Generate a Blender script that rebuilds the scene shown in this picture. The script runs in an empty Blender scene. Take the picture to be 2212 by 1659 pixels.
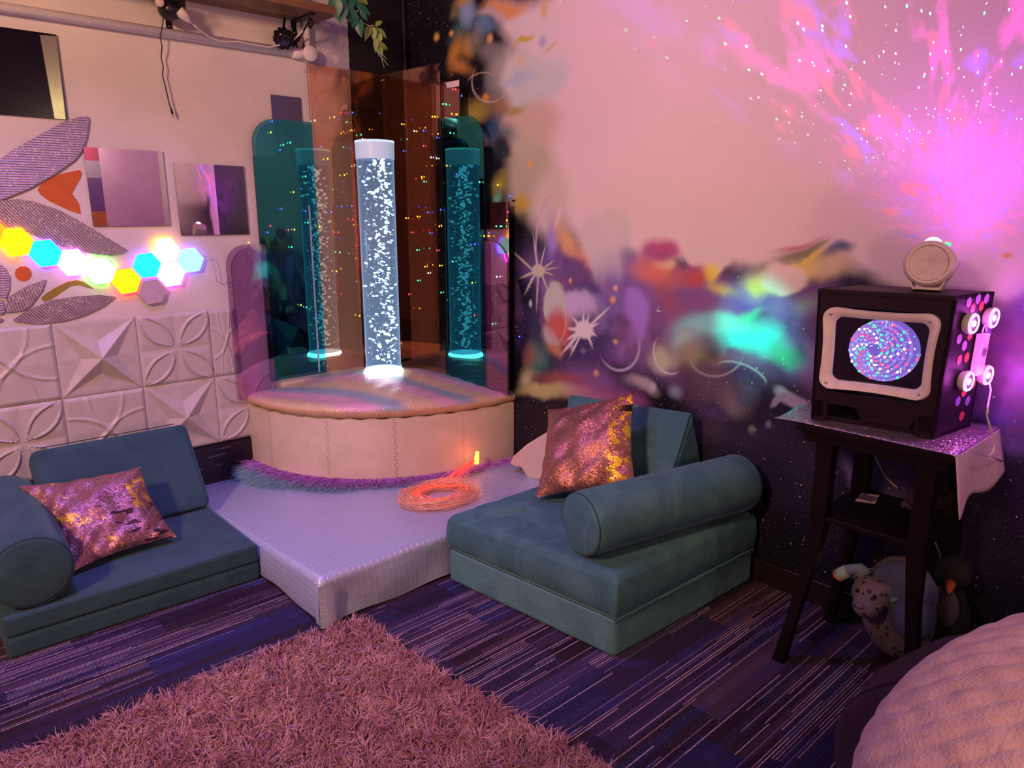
import bpy, math, random
import numpy as np
from mathutils import Vector, Matrix
random.seed(7)
rng = np.random.default_rng(7)
S = bpy.context.scene
COL = S.collection
PI = math.pi

# ------------------------------------------------------------------ camera
# the corner of the room is the origin: left wall x = 0, mural wall y = 0, floor z = 0 (metres)
FPX, CX, CY = 1560.0, 1106.0, 829.5
CAM = np.array([3.867, -2.635, 1.5])
PITCH, YAW = math.atan(366 / 1560.0), math.atan(1774 / 1602.0)
cam = bpy.data.cameras.new('camera'); co = bpy.data.objects.new('camera', cam); COL.objects.link(co)
co.location = CAM.tolist(); co.rotation_euler = (PI / 2 - PITCH, 0, YAW)
cam.sensor_width = 36; cam.lens = 36 * FPX / 2212; cam.clip_start = 0.05
S.camera = co
FWD = np.array([-math.sin(YAW) * math.cos(PITCH), math.cos(YAW) * math.cos(PITCH), -math.sin(PITCH)])
RGT = np.array([math.cos(YAW), math.sin(YAW), 0.0])
UPV = np.cross(RGT, FWD)

# ------------------------------------------------------------------ exposure, world, room lamps and added fills
S.view_settings.view_transform = 'Standard'
S.view_settings.look = 'None'
S.view_settings.exposure = 0.0
S.view_settings.gamma = 1.0
S.view_settings.use_curve_mapping = False
cy = S.cycles
cy.max_bounces = 8; cy.diffuse_bounces = 3; cy.glossy_bounces = 6; cy.transmission_bounces = 4
cy.transparent_max_bounces = 16; cy.sample_clamp_indirect = 3.0; cy.sample_clamp_direct = 0.0
cy.caustics_reflective = False; cy.caustics_refractive = False; cy.blur_glossy = 0.5
w = bpy.data.worlds.new('world'); S.world = w; w.use_nodes = True
w.node_tree.nodes['Background'].inputs[0].default_value = (0.05, 0.03, 0.06, 1)
w.node_tree.nodes['Background'].inputs[1].default_value = 0.3


def lamp(name, kind, loc, energy, color, size=0.2, target=None, **kw):
    l = bpy.data.lights.new(name, kind); o = bpy.data.objects.new(name, l); COL.objects.link(o)
    o.location = loc; l.energy = energy; l.color = color
    if kind == 'AREA':
        l.shape = 'DISK'; l.size = size
    else:
        l.shadow_soft_size = size
    if target is not None:
        d = Vector(target) - Vector(loc)
        o.rotation_euler = d.to_track_quat('-Z', 'Y').to_euler()
    for k, v in kw.items():
        setattr(l, k, v)
    return o


lamp('warm_ceiling_spot', 'SPOT', (2.8, -4.3, 2.85), 415, (1.0, 0.53, 0.32), 0.22, (0.45, -0.75, 1.1), spot_size=math.radians(84), spot_blend=0.75)
lamp('peach_pillow_fill', 'POINT', (4.35, -2.0, 1.30), 29, (1.0, 0.48, 0.32), 0.08)  # unseen fill added to brighten the fluffy pillow
lamp('far_wall_fill', 'POINT', (4.45, -0.88, 2.25), 11, (1.0, 0.86, 0.48), 0.04)  # unseen fill added to light the pale strip the high mirror reflects
lamp('violet_ceiling_lamp', 'AREA', (1.25, -2.1, 3.1), 15, (0.36, 0.24, 1.0), 0.4, (1.25, -1.9, 0), spread=math.radians(100))
lamp('rose_ceiling_lamp', 'AREA', (1.7, -1.6, 3.1), 10, (1.0, 0.26, 0.80), 0.5, (2.4, -0.3, 1.4))
lamp('violet_floor_lamp', 'POINT', (0.75, -3.7, 1.35), 3.5, (0.60, 0.22, 1.0), 0.12)
lamp('cyan_spot', 'SPOT', (1.7, -2.5, 2.7), 640, (0.01, 1.0, 0.66), 0.02, (2.41, 0, 1.05), spot_size=math.radians(8.5), spot_blend=1.0)


# ------------------------------------------------------------------ helpers
def ray(px, py):
    return FWD + RGT * (px - CX) / FPX + UPV * (CY - py) / FPX
def on_x(p, x): d = ray(*p); return CAM + d * ((x - CAM[0]) / d[0])
def on_y(p, y): d = ray(*p); return CAM + d * ((y - CAM[1]) / d[1])
def on_z(p, z): d = ray(*p); return CAM + d * ((z - CAM[2]) / d[2])
def on_plane(p, p0, n):
    d = ray(*p); return CAM + d * ((np.array(p0) - CAM) @ np.array(n) / (d @ np.array(n)))
def srgb(r, g, b):
    f = lambda c: (c / 255 / 12.92) if c / 255 <= 0.04045 else ((c / 255 + 0.055) / 1.055) ** 2.4
    return (f(r), f(g), f(b), 1.0)


class MB:
    """collects geometry in world coordinates"""
    def __init__(s): s.v = []; s.f = []; s.m = []
    def add(s, vs, fs, mi=0):
        n = len(s.v); s.v += [tuple(map(float, v)) for v in vs]
        s.f += [tuple(i + n for i in f) for f in fs]; s.m += [mi] * len(fs); return s
    def box(s, a, b, mi=0):
        x0, y0, z0 = a; x1, y1, z1 = b
        return s.hexa([(x0, y0, z0), (x1, y0, z0), (x1, y1, z0), (x0, y1, z0), (x0, y0, z1), (x1, y0, z1), (x1, y1, z1), (x0, y1, z1)], mi)
    def hexa(s, v, mi=0):
        return s.add(v, [(3, 2, 1, 0), (4, 5, 6, 7), (0, 1, 5, 4), (1, 2, 6, 5), (2, 3, 7, 6), (3, 0, 4, 7)], mi)
    def prism(s, pts, off, mi=0, side=None):
        """polygon (list of 3D points) pushed along off"""
        n = len(pts); off = np.array(off, float)
        v = [np.array(p, float) for p in pts] + [np.array(p, float) + off for p in pts]
        s.add(v, [tuple(range(n)), tuple(range(2 * n - 1, n - 1, -1))], mi)
        k = len(s.v) - 2 * n
        sd = [(k + i, k + (i + 1) % n, k + n + (i + 1) % n, k + n + i)[::-1] for i in range(n)]
        s.f += sd; s.m += [mi if side is None else side] * n
        return s
    def tube(s, path, r, seg=8, mi=0, cap=True, closed=False):
        P = [np.array(p, float) for p in path]; n = len(P); rr = r if hasattr(r, '__len__') else [r] * n
        vs = []; up = None
        for i in range(n):
            t = P[(i + 1) % n] - P[i - 1] if closed else P[min(i + 1, n - 1)] - P[max(i - 1, 0)]
            t = t / (np.linalg.norm(t) + 1e-12)
            if up is None:
                up = np.array([0, 0, 1.0]) if abs(t[2]) < 0.9 else np.array([1.0, 0, 0])
            a = np.cross(up, t); a /= np.linalg.norm(a) + 1e-12; b = np.cross(t, a); up = b
            for k in range(seg):
                th = 2 * PI * k / seg; vs.append(P[i] + rr[i] * (math.cos(th) * a + math.sin(th) * b))
        fs = []
        for i in range(n if closed else n - 1):
            j = (i + 1) % n
            for k in range(seg):
                fs.append((i * seg + k, i * seg + (k + 1) % seg, j * seg + (k + 1) % seg, j * seg + k))
        if cap and not closed:
            fs.append(tuple(range(seg - 1, -1, -1))); fs.append(tuple((n - 1) * seg + k for k in range(seg)))
        return s.add(vs, fs, mi)
    def lathe(s, c, axis, prof, seg=40, mi=0, capa=True, capb=True):
        """prof: list of (distance along the axis, radius)"""
        ax = np.array(axis, float); ax /= np.linalg.norm(ax)
        u = np.cross(ax, [0, 0, 1.0]) if abs(ax[2]) < 0.9 else np.cross(ax, [1.0, 0, 0]); u /= np.linalg.norm(u); w_ = np.cross(ax, u)
        c = np.array(c, float); vs = []
        for (t, r) in prof:
            for k in range(seg):
                th = 2 * PI * k / seg; vs.append(c + ax * t + r * (math.cos(th) * u + math.sin(th) * w_))
        fs = []
        for i in range(len(prof) - 1):
            for k in range(seg):
                fs.append((i * seg + k, i * seg + (k + 1) % seg, (i + 1) * seg + (k + 1) % seg, (i + 1) * seg + k))
        if capa: fs.append(tuple(range(seg - 1, -1, -1)))
        if capb: fs.append(tuple((len(prof) - 1) * seg + k for k in range(seg)))
        return s.add(vs, fs, mi)
    def ball(s, c, r, seg=12, rings=8, mi=0, rot=None):
        rr = np.array(r if hasattr(r, '__len__') else (r, r, r), float); c = np.array(c, float); vs = []
        for i in range(1, rings):
            ph = PI * i / rings
            for k in range(seg):
                th = 2 * PI * k / seg; vs.append(np.array([math.sin(ph) * math.cos(th), math.sin(ph) * math.sin(th), math.cos(ph)]) * rr)
        vs.append(np.array([0, 0, rr[2]])); vs.append(np.array([0, 0, -rr[2]]))
        if rot is not None: vs = [rot @ v for v in vs]
        vs = [c + v for v in vs]; T = (rings - 1) * seg; fs = []
        for i in range(rings - 2):
            for k in range(seg):
                fs.append((i * seg + k, (i + 1) * seg + k, (i + 1) * seg + (k + 1) % seg, i * seg + (k + 1) % seg))
        for k in range(seg):
            fs.append((T, k, (k + 1) % seg)); fs.append((T + 1, (rings - 2) * seg + (k + 1) % seg, (rings - 2) * seg + k))
        return s.add(vs, fs, mi)
    def grid(s, P, mi=0, closed_u=False):
        """P[i][j] points"""
        n = len(P); m = len(P[0]); vs = [p for r in P for p in r]; fs = []
        for i in range(n if closed_u else n - 1):
            for j in range(m - 1):
                i2 = (i + 1) % n
                fs.append((i * m + j, i2 * m + j, i2 * m + j + 1, i * m + j + 1))
        return s.add(vs, fs, mi)


def world_loc(o):
    v = np.zeros(3)
    while o is not None:
        v = v + np.array(o.location); o = o.parent
    return v


def obj(name, mb, mat, parent=None, smooth=True, bevel=0, seg=3, auto=None, sub=0, loc=None):
    """links the collected geometry as ONE mesh object (a part when it has a parent)"""
    base = world_loc(parent) if parent is not None else (np.array(loc, float) if loc is not None else np.array(mb.v).min(0) * [0, 0, 1] + np.array(mb.v).mean(0) * [1, 1, 0])
    me = bpy.data.meshes.new(name)
    me.from_pydata([tuple(np.array(v) - base) for v in mb.v], [], mb.f)
    for m in (mat if isinstance(mat, (list, tuple)) else [mat]): me.materials.append(m)
    me.polygons.foreach_set('material_index', mb.m)
    me.polygons.foreach_set('use_smooth', [bool(smooth)] * len(mb.f))
    me.update()
    o = bpy.data.objects.new(name, me); COL.objects.link(o)
    if parent is not None: o.parent = parent
    else: o.location = base.tolist()
    if bevel:
        b = o.modifiers.new('bevel', 'BEVEL'); b.width = bevel; b.segments = seg; b.limit_method = 'ANGLE'; b.angle_limit = 0.6; b.harden_normals = True
    if sub:
        b = o.modifiers.new('sub', 'SUBSURF'); b.levels = sub; b.render_levels = sub
    if auto is not None and smooth:
        try: me.set_sharp_from_angle(angle=auto)
        except Exception: pass
    return o


def tag(o, label, cat, group=None, kind=None):
    o['label'] = label; o['category'] = cat
    if group: o['group'] = group
    if kind: o['kind'] = kind
    return o


def thing(name, label, cat, loc, group=None):
    o = bpy.data.objects.new(name, None); COL.objects.link(o); o.location = [float(c) for c in loc]; o.empty_display_size = 0.1
    return tag(o, label, cat, group)


def struct(name, mb, mat, smooth=False, **kw):
    o = obj(name, mb, mat, smooth=smooth, loc=(0, 0, 0), **kw); o['kind'] = 'structure'; return o


def strands(name, roots, dirs, length, width, mat, parent=None, droop=0.3, nseg=3, bend=0.35, loc=None, clip=False):
    """thin tapering ribbons, one mesh"""
    N = len(roots); L = np.asarray(length).reshape(-1, 1) * np.ones((N, 1)); t = np.linspace(0, 1, nseg + 1)
    d = dirs / np.linalg.norm(dirs, axis=1, keepdims=True)
    side = np.cross(d, rng.normal(size=(N, 3))); side /= np.linalg.norm(side, axis=1, keepdims=True)
    b2 = np.cross(d, side); ang = rng.uniform(0, 2 * PI, (N, 1)); bd = math.cos(0) * (np.cos(ang) * side + np.sin(ang) * b2)
    V = np.zeros((N, nseg + 1, 2, 3)); wd = np.asarray(width).reshape(-1, 1) * np.ones((N, 1))
    for i, tt in enumerate(t):
        c = roots + d * L * tt + bd * L * bend * tt * tt; c[:, 2] -= (L[:, 0] * droop * tt * tt)
        ww = wd * (1 - 0.75 * tt ** 2) * 0.5
        V[:, i, 0] = c - side * ww; V[:, i, 1] = c + side * ww
    V = V.reshape(-1, 3); k = (nseg + 1) * 2
    if clip: V[:, 0] = np.maximum(V[:, 0], 0.003); V[:, 1] = np.minimum(V[:, 1], -0.003)
    base = (np.arange(N) * k)[:, None, None]; q = np.arange(nseg)[None, :, None] * 2
    F = (base + q + np.array([0, 1, 3, 2])[None, None, :]).reshape(-1, 4)
    b0 = world_loc(parent) if parent is not None else np.array(loc, float)
    V = V - b0
    me = bpy.data.meshes.new(name); me.vertices.add(len(V)); me.vertices.foreach_set('co', V.ravel())
    me.loops.add(F.size); me.loops.foreach_set('vertex_index', F.ravel().astype(np.int32))
    me.polygons.add(len(F)); me.polygons.foreach_set('loop_start', np.arange(0, F.size, 4, dtype=np.int32))
    me.polygons.foreach_set('use_smooth', np.ones(len(F), dtype=bool))
    me.update(); me.validate(); me.materials.append(mat)
    o = bpy.data.objects.new(name, me); COL.objects.link(o)
    if parent is not None: o.parent = parent
    else: o.location = b0.tolist()
    return o


# ------------------------------------------------------------------ material helpers
class NT:
    def __init__(s, name):
        s.mat = bpy.data.materials.new(name); s.mat.use_nodes = True; s.t = s.mat.node_tree; s.t.nodes.clear()
        s.out = s.n('ShaderNodeOutputMaterial')
    def n(s, kind, **kw):
        q = s.t.nodes.new(kind)
        for k, v in kw.items(): setattr(q, k, v)
        return q
    def put(s, sock, v):
        if isinstance(v, bpy.types.NodeSocket): s.t.links.new(v, sock)
        elif v is not None:
            if hasattr(sock.default_value, '__len__') and hasattr(v, '__len__'):
                n = len(sock.default_value); v = list(v)[:n] + [1.0] * (n - len(v))
            sock.default_value = v
    def math(s, op, a, b=None, c=None, clamp=False):
        q = s.n('ShaderNodeMath', operation=op, use_clamp=clamp)
        for i, v in enumerate((a, b, c)): s.put(q.inputs[i], v)
        return q.outputs[0]
    def vm(s, op, a, b=None, scale=None):
        q = s.n('ShaderNodeVectorMath', operation=op); s.put(q.inputs[0], a)
        if b is not None: s.put(q.inputs[1], b)
        if scale is not None: s.put(q.inputs['Scale'], scale)
        return q.outputs['Value'] if op in ('LENGTH', 'DOT_PRODUCT', 'DISTANCE') else q.outputs[0]
    def mix(s, f, a, b, blend='MIX'):
        q = s.n('ShaderNodeMix', data_type='RGBA', blend_type=blend); s.put(q.inputs[0], f); s.put(q.inputs[6], a); s.put(q.inputs[7], b); return q.outputs[2]
    def ramp(s, f, stops, interp='LINEAR'):
        q = s.n('ShaderNodeValToRGB'); q.color_ramp.interpolation = interp; e = q.color_ramp.elements
        while len(e) < len(stops): e.new(0.5)
        for i, (p, c) in enumerate(stops):
            e[i].position = p; e[i].color = c if hasattr(c, '__len__') else (c, c, c, 1)
        s.put(q.inputs[0], f); return q.outputs[0]
    def noise(s, vec, scale, detail=2, rough=0.5, dist=0.0, col=False):
        q = s.n('ShaderNodeTexNoise'); s.put(q.inputs['Vector'], vec); q.inputs['Scale'].default_value = scale; q.inputs['Detail'].default_value = detail
        q.inputs['Roughness'].default_value = rough; q.inputs['Distortion'].default_value = dist
        return q.outputs[1 if col else 0]
    def vor(s, vec, scale, out='Distance', feature='F1', rand=1.0):
        q = s.n('ShaderNodeTexVoronoi', feature=feature); s.put(q.inputs['Vector'], vec); q.inputs['Scale'].default_value = scale; q.inputs['Randomness'].default_value = rand
        return q.outputs[out]
    def white(s, vec):
        q = s.n('ShaderNodeTexWhiteNoise', noise_dimensions='3D'); s.put(q.inputs['Vector'], vec); return q.outputs[0]
    def rng(s, v, a, b, c=0.0, d=1.0, smooth=True):
        q = s.n('ShaderNodeMapRange', interpolation_type='SMOOTHSTEP' if smooth else 'LINEAR')
        for i, x in enumerate((v, a, b, c, d)): s.put(q.inputs[i], x)
        return q.outputs[0]
    def pos(s): return s.n('ShaderNodeNewGeometry').outputs['Position']
    def objc(s): return s.n('ShaderNodeTexCoord').outputs['Object']
    def xyz(s, v):
        q = s.n('ShaderNodeSeparateXYZ'); s.put(q.inputs[0], v); return q.outputs
    def vec(s, x, y, z):
        q = s.n('ShaderNodeCombineXYZ')
        for i, v in enumerate((x, y, z)): s.put(q.inputs[i], v)
        return q.outputs[0]
    def mapping(s, v, loc=(0, 0, 0), rot=(0, 0, 0), scale=(1, 1, 1), kind='POINT'):
        q = s.n('ShaderNodeMapping', vector_type=kind); s.put(q.inputs[0], v)
        q.inputs[1].default_value = loc; q.inputs[2].default_value = rot; q.inputs[3].default_value = scale; return q.outputs[0]
    def bump(s, h, strength=0.3, dist=0.01):
        q = s.n('ShaderNodeBump'); q.inputs['Strength'].default_value = strength; q.inputs['Distance'].default_value = dist; s.put(q.inputs['Height'], h); return q.outputs[0]
    def bsdf(s, color, rough=0.5, metal=0.0, normal=None, **kw):
        q = s.n('ShaderNodeBsdfPrincipled'); s.put(q.inputs['Base Color'], color); s.put(q.inputs['Roughness'], rough); s.put(q.inputs['Metallic'], metal)
        if normal is not None: s.put(q.inputs['Normal'], normal)
        for k, v in kw.items(): s.put(q.inputs[k.replace('_', ' ')], v)
        s.t.links.new(q.outputs[0], s.out.inputs[0]); s.b = q; return s.mat
    def surf(s, sh): s.t.links.new(sh, s.out.inputs[0]); return s.mat


def plain(name, c, rough=0.6, metal=0.0, nscale=40, namp=0.12, bump=0.0, bscale=200, **kw):
    t = NT(name); p = t.objc(); n = t.noise(p, nscale, 3)
    f = t.rng(n, 0.2, 0.8, 1 - namp, 1 + namp, False)
    col = t.mix(1.0, c, t.vec(f, f, f), 'MULTIPLY')
    nm = t.bump(t.noise(p, bscale, 3), bump, 0.003) if bump else None
    return t.bsdf(col, rough, metal, nm, **kw)


def emit(name, c, strength, sample=True):
    t = NT(name); e = t.n('ShaderNodeEmission'); e.inputs[0].default_value = c; e.inputs[1].default_value = strength
    m = t.surf(e.outputs[0])
    if not sample: m.cycles.emission_sampling = 'NONE'
    return m


def mirror_mat(name, c, rough=0.015, spots=0.0):
    t = NT(name); p = t.objc(); n = t.noise(p, 6, 2)
    return t.bsdf(t.mix(t.rng(n, 0.3, 0.7), c, tuple(x * 0.93 for x in c[:3]) + (1,)), t.rng(t.noise(p, 30, 4), 0.45, 0.75, rough, rough + spots), 1.0)


# ------------------------------------------------------------------ mural paint
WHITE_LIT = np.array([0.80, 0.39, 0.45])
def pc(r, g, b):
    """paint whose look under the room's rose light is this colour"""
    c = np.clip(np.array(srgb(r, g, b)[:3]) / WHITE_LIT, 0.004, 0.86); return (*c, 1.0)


BLOBS = [  # px, py, rx, ry, turn, colour, softness, kind (w warped, p plain)
    # pale cloud
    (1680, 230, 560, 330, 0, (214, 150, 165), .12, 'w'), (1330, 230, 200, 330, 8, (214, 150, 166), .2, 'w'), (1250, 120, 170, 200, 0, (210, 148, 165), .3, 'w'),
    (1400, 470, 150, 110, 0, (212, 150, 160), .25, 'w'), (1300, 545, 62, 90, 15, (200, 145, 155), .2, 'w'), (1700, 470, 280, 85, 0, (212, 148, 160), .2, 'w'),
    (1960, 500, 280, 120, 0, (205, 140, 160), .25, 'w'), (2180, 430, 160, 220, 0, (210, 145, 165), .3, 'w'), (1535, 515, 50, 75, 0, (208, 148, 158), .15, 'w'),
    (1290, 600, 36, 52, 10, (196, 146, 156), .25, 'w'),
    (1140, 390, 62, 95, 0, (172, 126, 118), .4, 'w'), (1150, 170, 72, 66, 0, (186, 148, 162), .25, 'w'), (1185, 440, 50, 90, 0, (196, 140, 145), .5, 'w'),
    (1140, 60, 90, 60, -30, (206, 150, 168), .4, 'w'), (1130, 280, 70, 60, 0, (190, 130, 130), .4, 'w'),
    # upper left colours
    (1000, 78, 34, 26, 20, (55, 74, 84), .7, 'w'), (1015, 40, 26, 34, -20, (128, 118, 158), .6, 'w'), (1050, 72, 22, 26, 0, (88, 92, 132), .5, 'w'), (1058, 84, 9, 15, 0, (200, 122, 80), .6, 'p'),
    (1005, 14, 28, 20, 0, (176, 110, 76), .7, 'w'), (1090, 12, 46, 22, 0, (206, 112, 82), .6, 'w'), (1060, 40, 26, 16, 0, (180, 130, 150), .8, 'w'), (986, 42, 14, 20, 0, (108, 84, 66), .8, 'w'),
    (992, 128, 18, 46, -38, (184, 104, 54), .85, 'w'), (1018, 112, 14, 32, -20, (190, 110, 58), .85, 'w'), (1002, 158, 26, 16, -20, (176, 96, 58), .7, 'w'), (1032, 100, 22, 28, 0, (120, 90, 92), .8, 'w'),
    (943, 80, 8, 12, 0, (226, 132, 78), .7, 'p'), (975, 72, 7, 9, 0, (220, 122, 70), .7, 'p'), (1125, 85, 22, 9, 15, (184, 132, 62), .5, 'w'),
    (1050, 215, 30, 34, 0, (50, 26, 44), .6, 'w'), (1024, 240, 46, 24, 10, (166, 116, 62), .9, 'w'), (1090, 160, 40, 60, 0, (196, 150, 160), .8, 'w'), (1118, 320, 40, 50, 0, (178, 132, 126), .8, 'w'), (1060, 120, 26, 22, 0, (118, 92, 96), .9, 'w'), (1085, 230, 30, 24, 0, (150, 90, 70), .9, 'w'), (1100, 285, 26, 26, 0, (110, 92, 104), .9, 'w'), (1049, 212, 9, 13, 0, (198, 108, 50), .5, 'p'), (1070, 272, 26, 38, -30, (46, 62, 104), .85, 'w'),
    (1040, 290, 22, 14, -30, (130, 116, 130), .8, 'w'), (1082, 320, 24, 40, 0, (40, 34, 48), .5, 'w'), (1050, 310, 5, 9, 0, (190, 96, 56), .6, 'p'), (1122, 232, 20, 12, 0, (160, 112, 70), .6, 'w'),
    (1072, 400, 22, 24, 0, (150, 108, 50), .9, 'w'), (1068, 432, 14, 22, 0, (110, 130, 120), .7, 'w'), (1125, 452, 24, 24, 20, (182, 122, 62), .6, 'w'), (1145, 355, 8, 11, 0, (216, 126, 60), .7, 'p'),
    (1175, 20, 12, 28, 0, (200, 132, 98), .7, 'p'), (1172, 90, 12, 18, 30, (158, 124, 168), .7, 'p'), (1190, 102, 26, 8, 20, (196, 136, 128), .8, 'p'), (1126, 130, 10, 16, 0, (206, 142, 122), .8, 'p'), (1110, 175, 40, 14, 0, (166, 140, 168), .9, 'w'),
    (1186, 530, 16, 70, -14, (150, 96, 186), .7, 'w'), (1205, 470, 6, 40, -20, (222, 150, 214), .8, 'p'), (1222, 540, 26, 72, 22, (206, 122, 96), .6, 'w'), (1244, 580, 22, 50, 30, (214, 108, 96), .6, 'w'),
    # purple band across the middle
    (1345, 650, 130, 96, 0, (122, 76, 138), .6, 'w'), (1560, 660, 200, 70, 8, (122, 66, 122), .6, 'w'), (1700, 650, 120, 60, 0, (110, 58, 110), .6, 'w'), (1225, 590, 46, 34, -20, (66, 48, 108), .5, 'w'), (1268, 625, 54, 22, -30, (92, 66, 128), .6, 'w'),
    (1240, 665, 56, 46, 0, (186, 128, 172), .45, 'w'), (1196, 652, 26, 40, 0, (180, 142, 142), .25, 'w'), (1206, 704, 32, 44, -15, (190, 62, 52), .6, 'w'), (1184, 720, 18, 34, 15, (172, 126, 128), .4, 'w'), (1186, 748, 22, 18, 0, (176, 88, 56), .7, 'w'),
    (1375, 560, 40, 26, -30, (120, 84, 122), .7, 'w'), (1432, 544, 46, 36, 0, (176, 62, 104), .5, 'w'), (1420, 590, 60, 34, -15, (206, 92, 84), .6, 'w'), (1452, 586, 34, 18, -10, (238, 186, 140), .7, 'w'), (1500, 598, 40, 28, 30, (178, 56, 52), .5, 'w'), (1440, 622, 80, 26, 25, (166, 70, 72), .8, 'w'),
    (1540, 585, 22, 30, 0, (216, 162, 72), .6, 'w'), (1556, 618, 44, 22, 0, (198, 140, 92), .7, 'w'), (1640, 605, 44, 42, 0, (206, 142, 88), .6, 'w'), (1740, 570, 54, 40, -20, (206, 142, 78), .5, 'w'), (1686, 590, 48, 36, 0, (216, 152, 160), .3, 'w'), (1730, 540, 66, 14, 12, (126, 92, 78), .6, 'w'), (1796, 562, 44, 20, 10, (58, 58, 96), .6, 'w'), (1720, 525, 60, 10, 10, (178, 90, 110), .9, 'w'),
    (1785, 590, 50, 30, 0, (190, 130, 120), .7, 'w'), (1740, 660, 34, 30, 0, (128, 118, 128), .9, 'w'), (1655, 640, 22, 30, 0, (70, 40, 100), .8, 'w'), (1600, 650, 40, 30, 0, (106, 50, 120), .8, 'w'),
    (1372, 655, 26, 48, 8, (152, 86, 164), .35, 'w'), (1378, 710, 16, 50, -10, (136, 78, 150), .5, 'w'), (1424, 700, 40, 44, 0, (52, 40, 92), .6, 'w'), (1462, 668, 22, 50, 25, (150, 62, 76), .6, 'w'), (1284, 730, 70, 60, 0, (72, 38, 82), .6, 'w'), (1340, 738, 46, 42, 0, (116, 66, 128), .6, 'w'),
    (1545, 712, 86, 30, 6, (126, 160, 206), .6, 'w'), (1490, 740, 50, 40, 0, (150, 140, 146), .7, 'w'), (1600, 745, 70, 46, 0, (70, 150, 170), .7, 'w'), (1668, 740, 40, 44, 0, (46, 130, 160), .5, 'w'), (1716, 772, 44, 34, 0, (56, 122, 100), .8, 'w'), (1600, 690, 50, 24, 30, (60, 150, 120), .8, 'w'),
    (1440, 762, 34, 32, 0, (176, 136, 116), .6, 'w'), (1500, 775, 40, 26, 0, (150, 124, 84), .8, 'w'), (1540, 800, 50, 22, 20, (130, 92, 88), .8, 'w'), (1590, 785, 44, 18, 0, (136, 88, 92), .8, 'w'),
    # lower left
    (1280, 810, 100, 46, 0, (116, 62, 112), .7, 'w'), (1210, 812, 80, 26, 12, (138, 56, 60), .7, 'w'), (1150, 770, 22, 50, -20, (58, 82, 78), .7, 'w'), (1140, 760, 16, 36, -20, (132, 60, 56), .8, 'w'), (1176, 846, 80, 22, 16, (168, 122, 82), .6, 'w'), (1130, 820, 20, 40, -35, (170, 128, 96), .7, 'w'), (1300, 850, 80, 34, 0, (150, 62, 104), .7, 'w'), (1260, 845, 60, 22, 0, (170, 110, 96), .8, 'w'), (1360, 860, 50, 30, 0, (130, 56, 100), .8, 'w'),
    (1395, 822, 36, 18, -12, (160, 112, 128), .6, 'w'), (1410, 836, 10, 14, 0, (168, 126, 140), .6, 'p'), (1460, 846, 22, 20, 0, (130, 112, 138), .8, 'p'), (1400, 770, 20, 40, 0, (60, 36, 66), .8, 'w'), (1560, 850, 60, 34, -30, (122, 86, 96), .8, 'w'), (1600, 850, 30, 24, 0, (74, 66, 92), .8, 'w'), (1520, 830, 60, 60, 0, (84, 50, 72), .9, 'w'), (1540, 900, 40, 26, 0, (72, 40, 76), .9, 'w'),
    (1330, 622, 8, 10, 0, (222, 140, 96), .7, 'p'), (1324, 648, 9, 12, 0, (224, 132, 72), .7, 'p'), (1330, 738, 9, 10, 0, (226, 132, 80), .7, 'p'), (1232, 606, 7, 11, 0, (214, 132, 90), .6, 'p'), (1288, 806, 8, 10, 0, (206, 116, 96), .8, 'p'),
    (1624, 930, 10, 13, 0, (156, 122, 112), .5, 'p'), (1660, 918, 9, 12, 0, (134, 96, 124), .6, 'p'), (1146, 656, 4, 9, 0, (150, 142, 150), .3, 'p'), (1218, 740, 8, 10, 0, (168, 84, 110), .7, 'p'), (1260, 758, 10, 9, 0, (140, 92, 142), .7, 'p'), (1236, 750, 9, 12, 0, (164, 112, 150), .8, 'p'),
    (1716, 880, 50, 26, -20, (150, 112, 142), .3, 'w'), (1680, 876, 36, 9, 28, (138, 100, 130), .3, 'w'), (1640, 960, 120, 40, 0, (44, 24, 48), .9, 'w'), (1540, 940, 60, 30, 0, (58, 36, 50), .9, 'w'),
    # behind and beside the cabinet
    (1930, 1010, 70, 70, 0, (76, 44, 84), .9, 'w'), (1830, 1020, 24, 40, 0, (96, 58, 96), .9, 'w'), (2190, 640, 60, 60, 0, (72, 38, 122), .7, 'w'), (2200, 715, 60, 26, 0, (160, 34, 92), .7, 'w'), (2170, 740, 30, 26, 0, (70, 26, 110), .8, 'w'), (2200, 800, 60, 60, 0, (164, 52, 150), .7, 'w'), (2180, 880, 50, 46, 0, (66, 34, 120), .8, 'w'), (2200, 960, 70, 40, 0, (88, 52, 104), .9, 'w'), (2175, 552, 16, 8, 0, (206, 120, 76), .6, 'p'), (2200, 1060, 60, 40, 0, (30, 14, 40), .9, 'w'),
]
RINGS = [  # px, py, rx, ry, turn, colour, line width, facing angle of the drawn half
    (1447, 762, 36, 46, 10, (206, 166, 186), .10, 215), (1334, 742, 46, 58, 0, (176, 134, 168), .10, 300), (1546, 762, 60, 50, 20, (150, 110, 120), .10, 250), (1600, 812, 56, 26, -10, (160, 120, 140), .14, 90),
    (1064, 168, 46, 52, 0, (176, 122, 126), .09, 225), (1036, 172, 26, 14, 0, (190, 128, 124), .16, 90), (1188, 512, 30, 90, -8, (196, 120, 210), .12, 170), (1190, 690, 32, 56, 0, (196, 150, 110), .06, 20), (1205, 640, 16, 26, 0, (176, 136, 138), .3, 120),
]
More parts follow.
